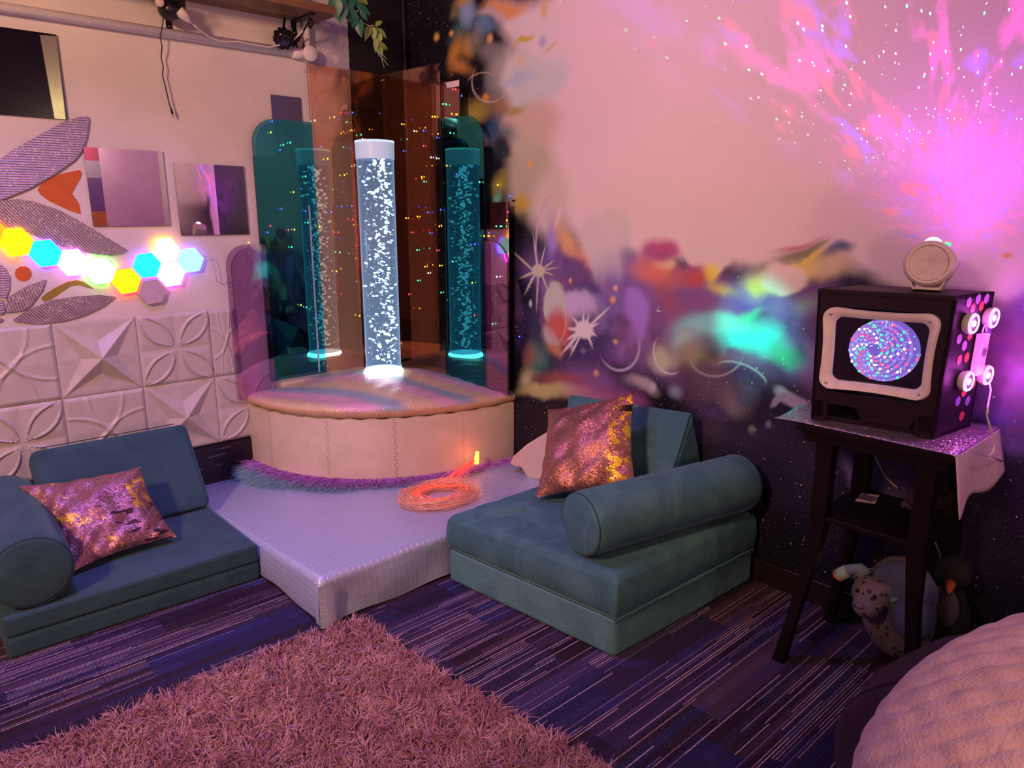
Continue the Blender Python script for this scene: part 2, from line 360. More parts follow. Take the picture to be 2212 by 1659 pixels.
RAYS = [(1163, 585, [(100, 82, 3.2), (72, 60, 3), (30, 46, 3), (-12, 40, 3), (-60, 60, 4), (-93, 84, 3.6), (-125, 60, 5), (-160, 50, 4.5), (150, 76, 4), (10, 52, 2.2)], 17, (186, 140, 130)),
        (1262, 712, [(40, 84, 4), (24, 40, 5), (95, 38, 5), (140, 40, 5), (180, 44, 6), (-135, 84, 5), (-120, 70, 4), (-60, 44, 5), (-20, 34, 6), (70, 34, 5), (-150, 52, 6)], 24, (210, 160, 172)),
        (1422, 672, [(90, 12, 1.2), (-90, 12, 1.2), (0, 7, 1.2), (180, 7, 1.2)], 1.5, (190, 150, 200))]


def wall_xy(px, py):
    c = on_y((px, py), 0.0); a = on_y((px + 1, py), 0.0); b = on_y((px, py + 1), 0.0)
    return c[0], c[2], abs(a[0] - c[0]), abs(b[2] - c[2])


def fnoise(x, y, scale, octv=3, seed=0):
    """smooth value noise, about -0.5 to 0.5"""
    out = np.zeros_like(x); amp, tot = 1.0, 0.0
    for o_ in range(octv):
        T = np.random.default_rng(seed + 31 * o_).random((64, 64)); X, Y = x * scale, y * scale
        xi, yi = np.floor(X).astype(int), np.floor(Y).astype(int); fx, fy = X - xi, Y - yi; fx = fx * fx * (3 - 2 * fx); fy = fy * fy * (3 - 2 * fy)
        g = lambda i, j: T[(xi + i) % 64, (yi + j) % 64]
        out += amp * ((g(0, 0) * (1 - fx) + g(1, 0) * fx) * (1 - fy) + (g(0, 1) * (1 - fx) + g(1, 1) * fx) * fy - 0.5); tot += amp; amp *= 0.5; scale *= 2.03
    return out / tot * 1.6


def sstep(v, a, b):
    t_ = np.clip((v - a) / (b - a), 0, 1); return t_ * t_ * (3 - 2 * t_)


def mural_paint(x, z):
    """colour of the painted galaxy at wall points, as arrays"""
    wx = x + 0.080 * fnoise(x, z, 4.0, 2, 1) + 0.020 * fnoise(x, z, 16, 3, 2); wz = z + 0.080 * fnoise(x, z, 4.0, 2, 3) + 0.020 * fnoise(x, z, 16, 3, 4)
    f = sstep(fnoise(x, z, 2.2, 4, 5), -0.1, 0.3)[:, None]; col = np.array(pc(15, 8, 20)[:3]) * (1 - f) + np.array(pc(36, 20, 42)[:3]) * f
    def local(px, py, rx, ry, rot, X, Z):
        cx_, cz_, sx, sz = wall_xy(px, py); c_, s_ = math.cos(math.radians(rot)), math.sin(math.radians(rot)); dx, dz = X - cx_, Z - cz_
        return (dx * c_ + dz * s_) / (rx * sx), (-dx * s_ + dz * c_) / (ry * sz)
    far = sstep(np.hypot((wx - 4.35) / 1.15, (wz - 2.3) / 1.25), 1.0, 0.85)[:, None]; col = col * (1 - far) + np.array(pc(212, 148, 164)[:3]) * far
    def lay(f_, c): col[:] = col * (1 - f_[:, None]) + np.array(pc(*c)[:3]) * f_[:, None]
    for (px, py, rx, ry, rot, c, soft, k) in BLOBS:
        g_ = 1.1 + (0.32 * min(1, soft) if k == 'w' else 0.05); u, v = local(px, py, rx * g_, ry * g_, rot, *((wx, wz) if k == 'w' else (x, z))); lay(sstep(np.hypot(u, v), 1.0, max(0.0, 1.0 - soft * 1.35)), c)
    band = sstep(wz, 0.72, 0.98) * sstep(wz, 1.42, 1.15) * sstep(x, 0.9, 1.15); lum_ = col.mean(1)
    for (sd, sc, c, am) in ((11, 3.2, (118, 66, 128), 0.75), (12, 4.5, (150, 92, 150), 0.45), (13, 5.5, (52, 28, 62), 0.65), (14, 4.0, (132, 60, 96), 0.4)):
        lay(am * band * sstep(fnoise(wx, wz, sc, 3, sd), 0.0, 0.28) * sstep(lum_, 0.62, 0.30), c)
    for (px, py, rx, ry, rot, c, soft) in ((1552, 706, 92, 34, 6, (128, 162, 208), .9), (1645, 738, 66, 46, 0, (66, 160, 176), .8), (1700, 772, 46, 32, 0, (56, 124, 104), .9), (1376, 668, 26, 52, 8, (156, 90, 170), .5), (1204, 700, 28, 40, -15, (190, 66, 56), .9), (1432, 596, 64, 30, -12, (206, 90, 82), .9), (1508, 600, 34, 24, 25, (180, 58, 54), .8), (1290, 852, 80, 26, 0, (152, 66, 108), .9), (1180, 848, 72, 18, 14, (170, 124, 84), .9), (1440, 766, 32, 30, 0, (172, 138, 120), .9)):
        u, v = local(px, py, rx * 1.3, ry * 1.3, rot, wx, wz); lay(0.85 * sstep(np.hypot(u, v), 1.0, max(0.0, 1 - soft * 1.2)), c)
    for (px, py, rx, ry, rot, c, wd, ang) in RINGS:
        u, v = local(px, py, rx, ry, rot, x, z); L = np.hypot(u, v); a_ = u * math.cos(math.radians(ang)) + v * math.sin(math.radians(ang))
        wv = wd * (0.25 + 0.65 * np.clip(a_, 0, 1)); lay(0.75 * sstep(np.abs(L - 1) / wv, 1.0, 0.2) * sstep(a_, -0.1, 0.6), c)
    for (px, py, rays, core, c) in RAYS:
        u, v = local(px, py, core, core, 0, x, z); lay(sstep(np.hypot(u, v), 1.0, 0.6), c)
        for (a_, ln, wd) in rays:
            ca, sa = math.cos(math.radians(a_)), math.sin(math.radians(a_)); u, v = local(px + ca * ln * 0.42, py - sa * ln * 0.42, ln * 0.58, wd, a_, x, z); lay(sstep(np.hypot(u, v), 1.0, 0.25), c)
    return col


def mural_material():
    t = NT('galaxy_mural_paint'); P = t.xyz(t.pos()); base = t.vec(P[0], P[2], 0.0)
    at = t.n('ShaderNodeVertexColor'); at.layer_name = 'paint'; col = at.outputs[0]
    # spatter of pale and gold flecks in the dark lower band
    v = t.vor(base, 62.0); rr = t.xyz(t.vor(base, 62.0, 'Color'))
    low = t.rng(P[2], 1.15, 0.75); fl = t.math('MULTIPLY', t.math('LESS_THAN', v, t.math('MULTIPLY', rr[0], 0.22)), t.math('GREATER_THAN', t.math('ADD', rr[1], t.math('MULTIPLY', t.noise(base, 5, 3), 0.9)), 1.18))
    lum = t.math('LESS_THAN', t.xyz(col)[0], 0.16)
    col = t.mix(t.math('MULTIPLY', t.math('MULTIPLY', fl, lum), 0.75), col, t.mix(t.math('MULTIPLY', rr[2], low), pc(170, 150, 170), pc(206, 150, 70)))
    v2 = t.vor(base, 150.0); r2 = t.xyz(t.vor(base, 150.0, 'Color'))
    f2 = t.math('MULTIPLY', t.math('LESS_THAN', v2, 0.16), t.math('GREATER_THAN', t.math('ADD', r2[0], t.math('MULTIPLY', t.noise(base, 3, 3), 0.8)), 1.16))
    col = t.mix(t.math('MULTIPLY', t.math('MULTIPLY', f2, lum), 0.6), col, pc(190, 160, 170))
    h = t.math('ADD', t.noise(base, 60, 4), t.math('MULTIPLY', t.noise(base, 7, 3), 0.8))
    return t.bsdf(col, 0.42, 0.0, t.bump(h, 0.18, 0.006), Specular_IOR_Level=0.35)


def mural_wall(x1, z1, th=0.1, step=0.0048):
    nx_, nz_ = int(3.5 / step), int(z1 / step); xs = np.r_[np.linspace(0, 3.5, nx_ + 1), x1]; zs = np.linspace(0, z1, nz_ + 1); n_, m_ = len(xs), len(zs)
    X, Z = np.meshgrid(xs, zs, indexing='ij'); X, Z = X.ravel(), Z.ravel(); V = np.stack([X, 0 * X, Z], 1)
    i, j = np.meshgrid(np.arange(n_ - 1), np.arange(m_ - 1), indexing='ij'); q = (i * m_ + j).ravel(); F = np.stack([q, q + m_, q + m_ + 1, q + 1], 1)
    k = len(V); V = np.r_[V, [[0, th, 0], [x1, th, 0], [x1, th, z1], [0, th, z1]]]
    F = np.r_[F, [[k + 1, k, k + 3, k + 2], [0, k, k + 1, (n_ - 1) * m_], [m_ - 1, n_ * m_ - 1, k + 2, k + 3], [0, m_ - 1, k + 3, k], [(n_ - 1) * m_, k + 1, k + 2, n_ * m_ - 1]]]
    me = bpy.data.meshes.new('wall_right'); me.vertices.add(len(V)); me.vertices.foreach_set('co', V.ravel()); me.loops.add(F.size); me.loops.foreach_set('vertex_index', F.ravel().astype(np.int32))
    me.polygons.add(len(F)); me.polygons.foreach_set('loop_start', np.arange(0, F.size, 4, dtype=np.int32)); me.update(); me.validate()
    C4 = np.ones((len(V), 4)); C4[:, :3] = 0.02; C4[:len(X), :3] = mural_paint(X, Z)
    at = me.color_attributes.new('paint', 'FLOAT_COLOR', 'POINT'); at.data.foreach_set('color', C4.ravel())
    me.materials.append(mural_material()); o = bpy.data.objects.new('wall_right', me); COL.objects.link(o); o['kind'] = 'structure'; return o


# ------------------------------------------------------------------ the room
def left_wall_material():
    t = NT('painted_left_wall'); p = t.pos(); P = t.xyz(p)
    base = t.mix(t.rng(t.noise(p, 3, 4), 0.35, 0.7), (0.72, 0.68, 0.66, 1), (0.80, 0.76, 0.75, 1))
    # painted clouds above the tall amber sheets, then black up to the corner, black below the panels
    cl = t.mix(t.rng(t.noise(p, 9, 5, 0.6), 0.48, 0.62), (0.50, 0.46, 0.60, 1), (0.74, 0.68, 0.72, 1))
    y = t.math('ADD', P[1], t.math('MULTIPLY', t.math('SUBTRACT', t.noise(p, 14, 3), 0.5), 0.02))
    col = t.mix(t.math('MULTIPLY', t.math('GREATER_THAN', y, -0.66), t.math('GREATER_THAN', P[2], 2.25)), base, cl)
    ed = t.math('ADD', P[1], t.math('MULTIPLY', t.math('SUBTRACT', t.noise(p, 30, 2), 0.5), 0.012))
    col = t.mix(t.math('GREATER_THAN', ed, EDGE_Y), col, (0.008, 0.006, 0.010, 1))
    scr = t.math('MULTIPLY', t.math('GREATER_THAN', t.noise(t.mapping(p, scale=(1, 5, 40)), 1.3, 3), 0.66), 0.8)
    dk = t.mix(scr, (0.012, 0.006, 0.014, 1), (0.16, 0.13, 0.16, 1))
    lowf = t.math('LESS_THAN', P[2], 0.29)
    col = t.mix(lowf, col, dk)
    h = t.math('ADD', t.noise(p, 45, 4), t.math('MULTIPLY', t.noise(t.mapping(p, scale=(1, 3, 9)), 4, 4), 0.7))
    return t.bsdf(col, t.mix(lowf, (0.55, 0.55, 0.55, 1), (0.28, 0.28, 0.28, 1)), 0.0, t.bump(h, 0.16, 0.006))


def carpet_material():
    t = NT('striped_carpet_tiles'); P = t.xyz(t.pos()); x, y = P[0], P[1]
    def cells(w, ln, seed):
        b_ = t.math('FLOOR', t.math('DIVIDE', x, w)); j = t.white(t.vec(b_, seed, 1.0))
        return b_, t.math('FLOOR', t.math('ADD', t.math('DIVIDE', y, ln), t.math('MULTIPLY', j, 9.0)))
    b1, g1 = cells(0.125, 0.62, 3.0); b2, g2 = cells(0.034, 0.45, 6.0); b3, g3 = cells(0.0098, 0.55, 2.0)
    r1 = t.white(t.vec(b1, g1, 5.0)); r2 = t.white(t.vec(b2, g2, 9.0))
    pal = [(0.0, (0.020, 0.013, 0.024, 1)), (0.20, (0.042, 0.030, 0.075, 1)), (0.40, (0.034, 0.022, 0.026, 1)), (0.55, (0.028, 0.032, 0.100, 1)), (0.70, (0.085, 0.052, 0.080, 1)), (0.85, (0.024, 0.018, 0.034, 1))]
    base = t.mix(0.45, t.ramp(r1, pal, 'CONSTANT'), t.ramp(r2, pal, 'CONSTANT'))
    lf = t.math('FRACT', t.math('DIVIDE', t.math('ADD', x, t.math('MULTIPLY', t.math('SUBTRACT', t.noise(t.pos(), 60, 2), 0.5), 0.0016)), 0.0098)); ad = t.math('ABSOLUTE', t.math('SUBTRACT', lf, 0.5))
    lr = t.white(t.vec(b3, g3, 2.0)); dens = t.rng(t.white(t.vec(b1, g1, 11.0)), 0.0, 1.0, 0.32, 0.92, False)
    loop = t.noise(t.mapping(t.pos(), scale=(1, 0.5, 1)), 240, 2)
    inl = t.math('MULTIPLY', t.rng(ad, 0.28, 0.12), t.math('GREATER_THAN', lr, dens))
    lc = t.ramp(t.white(t.vec(b3, g3, 8.0)), [(0.0, (0.32, 0.24, 0.25, 1)), (0.35, (0.20, 0.14, 0.18, 1)), (0.6, (0.46, 0.36, 0.35, 1)), (0.82, (0.12, 0.13, 0.30, 1))], 'CONSTANT')
    col = t.mix(t.math('MULTIPLY', inl, t.rng(loop, 0.30, 0.58, 0.25, 1.0)), base, lc)
    v = t.vor(t.pos(), 115); sp = t.math('MULTIPLY', t.math('LESS_THAN', v, 0.17), t.math('GREATER_THAN', t.white(t.vec(b1, g1, 21.0)), 0.62))
    col = t.mix(t.math('MULTIPLY', sp, 0.45), col, (0.26, 0.22, 0.28, 1))
    fx = t.math('ABSOLUTE', t.math('SUBTRACT', t.math('FRACT', t.math('ADD', t.math('DIVIDE', x, 0.5), 0.84)), 0.5)); fy = t.math('ABSOLUTE', t.math('SUBTRACT', t.math('FRACT', t.math('ADD', t.math('DIVIDE', y, 0.5), 0.45)), 0.5))
    col = t.mix(t.math('MULTIPLY', t.math('GREATER_THAN', t.math('MAXIMUM', fx, fy), 0.4965), 0.55), col, (0.014, 0.009, 0.016, 1))
    h = t.math('ADD', t.math('MULTIPLY', t.rng(ad, 0.5, 0.15), 0.7), loop)
    return t.bsdf(t.mix(1.0, col, (1.2, 1.15, 1.35, 1), 'MULTIPLY'), 0.95, 0.0, t.bump(h, 0.7, 0.005), Specular_IOR_Level=0.1)


RX, RY, RZ = 4.8, -4.7, 3.35
EDGE_Y = float(on_x((753, 100), 0.0)[1])
struct('floor', MB().box((-0.1, RY - 0.1, -0.1), (RX + 0.1, 0.1, 0.0)), carpet_material())
struct('ceiling', MB().box((-0.1, RY - 0.1, RZ), (RX + 0.1, 0.1, RZ + 0.1)), plain('ceiling_paint', (0.030, 0.018, 0.036, 1), 0.8))
struct('wall_left', MB().box((-0.1, RY - 0.1, 0), (0.0, 0.1, RZ)), left_wall_material())
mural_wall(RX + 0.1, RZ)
def far_wall_material():
    t = NT('lilac_far_wall'); P = t.xyz(t.pos()); y, z = P[1], P[2]
    col = t.mix(t.rng(t.noise(t.pos(), 2.5, 4), 0.4, 0.7), (0.80, 0.50, 0.88, 1), (0.86, 0.56, 0.90, 1))
    cell = t.white(t.vec(1.0, 4.0, t.math('FLOOR', t.math('DIVIDE', z, 0.17))))
    pal = t.ramp(cell, [(0.0, (0.45, 0.35, 0.60, 1)), (0.3, (0.62, 0.20, 0.08, 1)), (0.55, (0.20, 0.10, 0.36, 1)), (0.8, (0.50, 0.08, 0.22, 1))], 'CONSTANT')
    bandf = t.math('MULTIPLY', t.math('LESS_THAN', y, -0.575), t.math('GREATER_THAN', y, -0.74))
    col = t.mix(bandf, col, pal)
    col = t.mix(t.math('GREATER_THAN', z, 2.36), col, (0.016, 0.008, 0.020, 1))
    return t.bsdf(col, 0.6)
struct('wall_far', MB().box((RX, RY - 0.1, 0), (RX + 0.1, 0.0, RZ)), far_wall_material())
struct('trim_2', MB().prism([(RX - 0.002, -0.958, 3.18), (RX - 0.002, -0.822, 3.19), (RX - 0.002, -0.840, 2.30), (RX - 0.002, -0.928, 2.30)], (-0.02, 0, 0)), plain('cream_trim_paint', (0.86, 0.84, 0.52, 1), 0.6))
struct('wall_behind', MB().box((0.0, RY - 0.1, 0), (RX, RY, RZ)), plain('lilac_wall_paint', (0.45, 0.32, 0.46, 1), 0.7))
black_gloss = plain('black_gloss_paint', (0.016, 0.009, 0.012, 1), 0.35, bump=0.2, bscale=40)
struct('baseboard_right', MB().box((1.0, -0.018, 0), (RX, 0, 0.094)).box((1.0, -0.026, 0.094), (RX, 0, 0.102)), black_gloss, bevel=0.004)
struct('baseboard_left', MB().box((0, RY, 0), (0.014, -1.1, 0.283)), left_wall_material())
# boxed pipe in the dark corner
cbx = MB().box((0, -0.012, 0.66), (0.05, 0, RZ)); struct('trim_1', MB().tube([(0.012, -0.012, 0.66), (0.012, -0.012, RZ)], 0.010, 8), plain('corner_bead_paint', (0.05, 0.035, 0.05, 1), 0.4), smooth=True)


# ------------------------------------------------------------------ embossed white wall panels
panel_mat = plain('white_satin_panel', (0.60, 0.555, 0.53, 1), 0.38, nscale=20, namp=0.05, bump=0.05, bscale=120)
def lens(u, v, ax, ay, bx, by, wd):
    """signed profile of a leaf running from a to b: 1 on the midline, 0 on its outline"""
    dx, dy = bx - ax, by - ay; L = math.hypot(dx, dy); s = ((u - ax) * dx + (v - ay) * dy) / L; d = abs((u - ax) * dy - (v - ay) * dx) / L
    s = s / L
    if s <= 0 or s >= 1: return -1
    half = wd * math.sin(PI * s) ** 0.8
    return 1 - d / (half + 1e-6)
def h_flower(u, v):
    h = 0.004 + 0.010 * (1 - max(abs(u), abs(v)) * 2) * 0.3
    h += 0.006 * min(1, min(abs(u), abs(v)) * 10)
    for sx in (-1, 1):
        for sy in (-1, 1):
            q = lens(u, v, 0.05 * sx, 0.05 * sy, 0.48 * sx, 0.48 * sy, 0.155)
            if q > 0:
                h += 0.012 * min(1, q / 0.16) if q < 0.22 else 0.012 - 0.010 * min(1, (q - 0.22) / 0.12)
    return h
def h_star(u, v):
    p, q = (u + v) / math.sqrt(2), (u - v) / math.sqrt(2); L, W = 0.70, 0.20
    return 0.003 + 0.046 * max(0, 1 - abs(p) / L - abs(q) / W, 1 - abs(q) / L - abs(p) / W) + 0.012 * max(0, 1 - (abs(u) + abs(v)) / 0.5)
def h_arcs(u, v):
    h = 0.004 + 0.010 * max(0, 1 - (abs(u) + abs(v)) / 0.62)
    for (cx_, cy_) in ((-0.5, -0.5), (0.5, 0.5), (-0.5, 0.5), (0.5, -0.5)):
        d = math.hypot(u - cx_, v - cy_)
        h += 0.012 * max(0, 0.72 - d) if d > 0.0 else 0
        h += 0.006 * max(0, 1 - abs(d - 0.72) / 0.035)
    return h
def wall_panel(y0, y1, z0, z1, fn, label):
    N = 84; P = []
    for i in range(N + 1):
        row = []
        for j in range(N + 1):
            u, v = i / N - 0.5, j / N - 0.5; e = min(0.5 - abs(u), 0.5 - abs(v))
            h = 0.004 + fn(u, v) * min(1, e * 22 + 0.05) if e > 0.004 else 0.002
            row.append((0.001 + h, y0 + (y1 - y0) * i / N, z0 + (z1 - z0) * j / N))
        P.append(row)
    m = MB().grid(P)
    o = obj('wall_panel', m, panel_mat, smooth=True, loc=(0, (y0 + y1) / 2, z0), auto=math.radians(22))
    return tag(o, label, 'wall panel', 'embossed white wall panels')
R1, R2 = (0.655, 1.013), (0.293, 0.653)
for (a, b, r, f, lab) in [(-2.355, -2.000, R1, h_arcs, 'white embossed wall panel with crossing arcs, upper row, cut by the left edge'),
                          (-1.998, -1.645, R1, h_star, 'white embossed star wall panel, upper row, below the long silver leaf'),
                          (-1.643, -1.292, R1, h_flower, 'white embossed four-petal wall panel, upper row, below the unlit hexagon'),
                          (-1.290, -1.150, R1, h_arcs, 'narrow cut white wall panel in the upper row beside the pink arched mirror'),
                          (-2.355, -2.000, R2, h_flower, 'white embossed petal wall panel, lower row, behind the left bolster'),
                          (-1.998, -1.645, R2, h_arcs, 'white embossed wall panel with crossing arcs, lower row, behind the leaning back cushion'),
                          (-1.643, -1.292, R2, h_star, 'white embossed star wall panel, lower row, at the right corner of the back cushion'),
                          (-1.290, -0.937, R2, h_flower, 'white embossed petal wall panel, lower row, running behind the round plinth')]:
    wall_panel(a, b, r[0], r[1], f, lab)

# ------------------------------------------------------------------ mirrors on the left wall
def acrylic(name, T, R, f=0.32, rough=0.015):
    t = NT(name); p = t.objc(); tr = t.n('ShaderNodeBsdfTransparent'); tr.inputs[0].default_value = (*T, 1); gl = t.n('ShaderNodeBsdfGlossy'); gl.inputs[0].default_value = (*R, 1)
    t.put(gl.inputs['Roughness'], t.rng(t.noise(p, 30, 4), 0.5, 0.75, rough, rough + 0.04)); mx = t.n('ShaderNodeMixShader'); mx.inputs[0].default_value = f
    t.put(mx.inputs[1], tr.outputs[0]); t.put(mx.inputs[2], gl.outputs[0]); return t.surf(mx.outputs[0])
t = NT('clear_back_face'); q = t.n('ShaderNodeBsdfTransparent'); clear_back = t.surf(q.outputs[0])
mm_clear = mirror_mat('clear_mirror', (0.80, 0.74, 0.80, 1)); mm_amber = acrylic('amber_acrylic', (0.92, 0.70, 0.55), (0.95, 0.55, 0.36), 0.38)
mm_green = acrylic('teal_acrylic', (0.20, 0.36, 0.46), (0.05, 0.42, 0.42), 0.40); mm_pink = acrylic('pink_acrylic', (0.85, 0.60, 0.88), (0.80, 0.50, 0.75), 0.36)
mm_dark = mirror_mat('smoked_mirror', (0.28, 0.15, 0.14, 1), 0.02, 0.05); mm_grey = mirror_mat('grey_mirror', (0.10, 0.10, 0.15, 1), 0.05, 0.08)
edge_dark = plain('dark_acrylic_edge', (0.02, 0.015, 0.02, 1), 0.3)
chrome = plain('chrome_screw', (0.7, 0.68, 0.66, 1), 0.25, 1.0)


def flat(name, pts, off, mat, label, cat, group=None, edge=None, bevel=0, clear=False):
    """a thin sheet: outline pushed off by its own thickness"""
    m = MB().prism(pts, off, 0, 1)
    if clear: m.m[0] = 2
    o = obj(name, m, [mat, edge or edge_dark, clear_back], smooth=False, loc=tuple(np.mean(np.array(pts), 0)))
    return tag(o, label, cat, group)


def rect_yz(y0, y1, z0, z1, x=0.006): return [(x, y0, z0), (x, y0, z1), (x, y1, z1), (x, y1, z0)][::-1]


def arch_yz(y0, y1, z0, z1, side, r, x, n=12):
    """sheet with one rounded upper corner on side y0 or y1"""
    if side == 0:
        arc = [(x, y0 + r - r * math.cos(a), z1 - r + r * math.sin(a)) for a in np.linspace(0, PI / 2, n)]
        return [(x, y1, z0), (x, y0, z0)] + arc + [(x, y1, z1)]
    arc = [(x, y1 - r + r * math.sin(a), z1 - r + r * math.cos(a)) for a in np.linspace(0, PI / 2, n)]
    return [(x, y0, z0), (x, y0, z1)] + arc + [(x, y1, z0)]


def fan(mb, pts, off, mi=0, side=1):
    return mb.prism(pts, off, mi, side)


TH = (0.005, 0, 0)
flat('wall_mirror', rect_yz(-2.18, -1.824, 1.913, 2.262), TH, mm_clear, 'square mirror high on the white wall, mostly dark with a pale yellow strip', 'mirror', 'square mirrors on the white wall')
flat('wall_mirror', rect_yz(-1.776, -1.436, 1.447, 1.799), TH, mm_clear, 'square mirror reflecting a lilac wall, below the black hanging cable', 'mirror', 'square mirrors on the white wall')
mir = flat('wall_mirror', rect_yz(-1.389, -1.041, 1.398, 1.746), TH, mm_clear, 'square mirror half pink and half dark, above the right cluster of hexagon lights', 'mirror', 'square mirrors on the white wall')
obj('dark_half', MB().prism(rect_yz(-1.195, -1.0415, 1.3985, 1.7455, 0.0112), (0.0008, 0, 0)), mirror_mat('slate_half', (0.10, 0.11, 0.15, 1), 0.06, 0.2), mir, smooth=False)['label'] = 'darker slate tone over the right half'  # thin tinted sheet makes the right half of this mirror darker
flat('wall_mirror', rect_yz(-0.862, -0.692, 1.80, 2.116, 0.004), (0.004, 0, 0), mm_grey, 'small dark grey panel above the green arched mirror on the white wall', 'mirror')
o = flat('amber_sheet', rect_yz(-0.650, -0.160, 0.592, 2.293, 0.016), TH, mm_amber, 'tall amber mirror sheet left of the corner, behind the bubble tube', 'mirror', 'tall amber mirror sheets in the corner', clear=True)
for z in (0.62, 1.4): obj('screw', MB().lathe((0.021, -0.635, z), (1, 0, 0), [(0, 0.006), (0.002, 0.006), (0.003, 0.003)], 12), chrome, o)
obj('screw', MB().lathe((0.021, -0.180, 2.262), (1, 0, 0), [(0, 0.006), (0.002, 0.006), (0.003, 0.003)], 12), chrome, o)
o = flat('arched_mirror', arch_yz(-0.992, -0.648, 0.588, 1.992, 0, 0.13, 0.024), TH, mm_green, 'green tinted arched mirror on the left wall, between pink and amber sheets', 'mirror', 'green arched mirrors', clear=True)
for z in (0.65, 1.10): obj('screw', MB().lathe((0.029, -0.664, z), (1, 0, 0), [(0, 0.005), (0.002, 0.005), (0.003, 0.003)], 12), chrome, o)
obj('edge_strip', MB().box((0.0295, -0.700, 0.60), (0.031, -0.690, 1.55)), plain('pale_edge_strip', (0.32, 0.42, 0.55, 1), 0.3), o, smooth=False)
t = NT('crinkled_black_plastic'); p = t.objc(); blkp = t.bsdf((0.010, 0.010, 0.016, 1), 0.38, 0.0, t.bump(t.noise(t.mapping(p, scale=(1, 9, 2)), 9, 5, 0.65, 1.0), 0.9, 0.02))
tag(obj('black_plastic_sheet', MB().box((0.001, -0.984, 0.60), (0.003, -0.654, 1.80)), blkp, smooth=False), 'crinkled black plastic sheet behind the left green arched mirror', 'plastic sheet')
flat('arched_mirror', arch_yz(-1.187, -0.968, 0.515, 1.345, 0, 0.11, 0.032), TH, mm_pink, 'low pink arched mirror left of the plinth, beside the embossed panels', 'mirror', 'pink arched mirrors', clear=True)

# ------------------------------------------------------------------ mirrors right of the corner, on boards standing slightly off the mural wall
MA, MBv = np.array([0.012, -0.164]), np.array([1.0, -0.058]); MD = (MBv - MA) / np.linalg.norm(MBv - MA); MN = np.array([MD[1], -MD[0]])
def mr(s, z, off=0.0):
    q = MA + MD * s + MN * off; return (q[0], q[1], z)
def mr_pix(px, py, off=0.0):
    p = on_plane((px, py), mr(0, 0, off), (MN[0], MN[1], 0)); return float((p[:2] - MA) @ MD), float(p[2])
MT = (MN[0] * 0.005, MN[1] * 0.005, 0)
def rect_m(s0, s1, z0, z1, off): return [mr(s0, z0, off), mr(s1, z0, off), mr(s1, z1, off), mr(s0, z1, off)][::-1]
def arch_m(s0, s1, z0, z1, r, off, n=12):
    arc = [mr(s1 - r + r * math.sin(a), z1 - r + r * math.cos(a), off) for a in np.linspace(0, PI / 2, n)]
    return [mr(s0, z0, off), mr(s0, z1, off)] + arc + [mr(s1, z0, off)]
sA = mr_pix(947, 140); sA2 = mr_pix(976, 815)
o = flat('amber_sheet', rect_m(0.0, (sA[0] + sA2[0]) / 2, 0.572, 2.292, 0.014), MT, mm_amber, 'tall amber mirror sheet right of the corner, meeting the other amber sheet', 'mirror', 'tall amber mirror sheets in the corner', clear=True)
obj('screw', MB().lathe(mr(0.022, 2.262, 0.019), (MN[0], MN[1], 0), [(0, 0.006), (0.002, 0.006), (0.003, 0.003)], 12), chrome, o)
gR = mr_pix(1051, 600); 
o = flat('arched_mirror', arch_m((sA[0] + sA2[0]) / 2 + 0.004, gR[0], 0.555, mr_pix(1005, 251)[1], 0.13, 0.010), MT, mm_green, 'green tinted arched mirror right of the bubble tube, beside the mural', 'mirror', 'green arched mirrors', clear=True)
obj('screw', MB().lathe(mr(0.52, 1.02, 0.015), (MN[0], MN[1], 0), [(0, 0.005), (0.002, 0.005), (0.003, 0.003)], 12), chrome, o)
pR = mr_pix(1101, 640)
flat('arched_mirror', arch_m(gR[0] + 0.003, pR[0] - 0.004, 0.535, mr_pix(1062, 521)[1], 0.12, 0.010), MT, mm_pink, 'low pink arched mirror at the right end of the mirrors, beside the starburst', 'mirror', 'pink arched mirrors', clear=True)
flat('smoked_mirror', rect_m(gR[0] - 0.02, pR[0], 0.530, mr_pix(1078, 437)[1], 0.001), MT, mm_dark, 'smoked brown mirror sheet behind the right pink arched mirror', 'mirror', 'smoked mirror sheets')
dT = mr_pix(993, 172, 0.001); o = flat('smoked_mirror', rect_m(0.47, dT[0], 1.955, dT[1], 0.001), MT, mm_dark, 'smoked brown mirror strip with white sticker behind the right green arch', 'mirror', 'smoked mirror sheets')
obj('sticker', MB().prism([mr(*mr_pix(963, 179, .007), .007), mr(*mr_pix(966, 190, .007), .007), mr(*mr_pix(992, 186, .007), .007), mr(*mr_pix(992, 172, .007), .007)], np.array(MT) * 0.1), plain('white_sticker', (0.75, 0.72, 0.74, 1), 0.6), o, smooth=False)

# ------------------------------------------------------------------ silver leaves and painted shapes
def leaf_mat(name, rot, c):
    t = NT(name); p = t.objc(); q = t.mapping(p, rot=(rot, 0, 0)); P = t.xyz(q)
    wv = t.math('FRACT', t.math('MULTIPLY', P[2], 95.0)); ln = t.rng(t.math('ABSOLUTE', t.math('SUBTRACT', wv, 0.5)), 0.2, 0.5)
    sp = t.math('GREATER_THAN', t.white(t.vm('SNAP', p, (0.004, 0.004, 0.004))), t.rng(t.noise(p, 16, 4), 0.35, 0.75, 1.0, 0.80))
    n = t.noise(p, 22, 4)
    col = t.mix(sp, t.mix(ln, c, tuple(x * 0.45 for x in c[:3]) + (1,)), (0.95, 0.85, 0.85, 1))
    return t.bsdf(col, t.rng(n, 0.3, 0.7, 0.30, 0.55), 0.75, t.bump(t.math('ADD', ln, t.math('MULTIPLY', n, 2.0)), 0.35, 0.004))
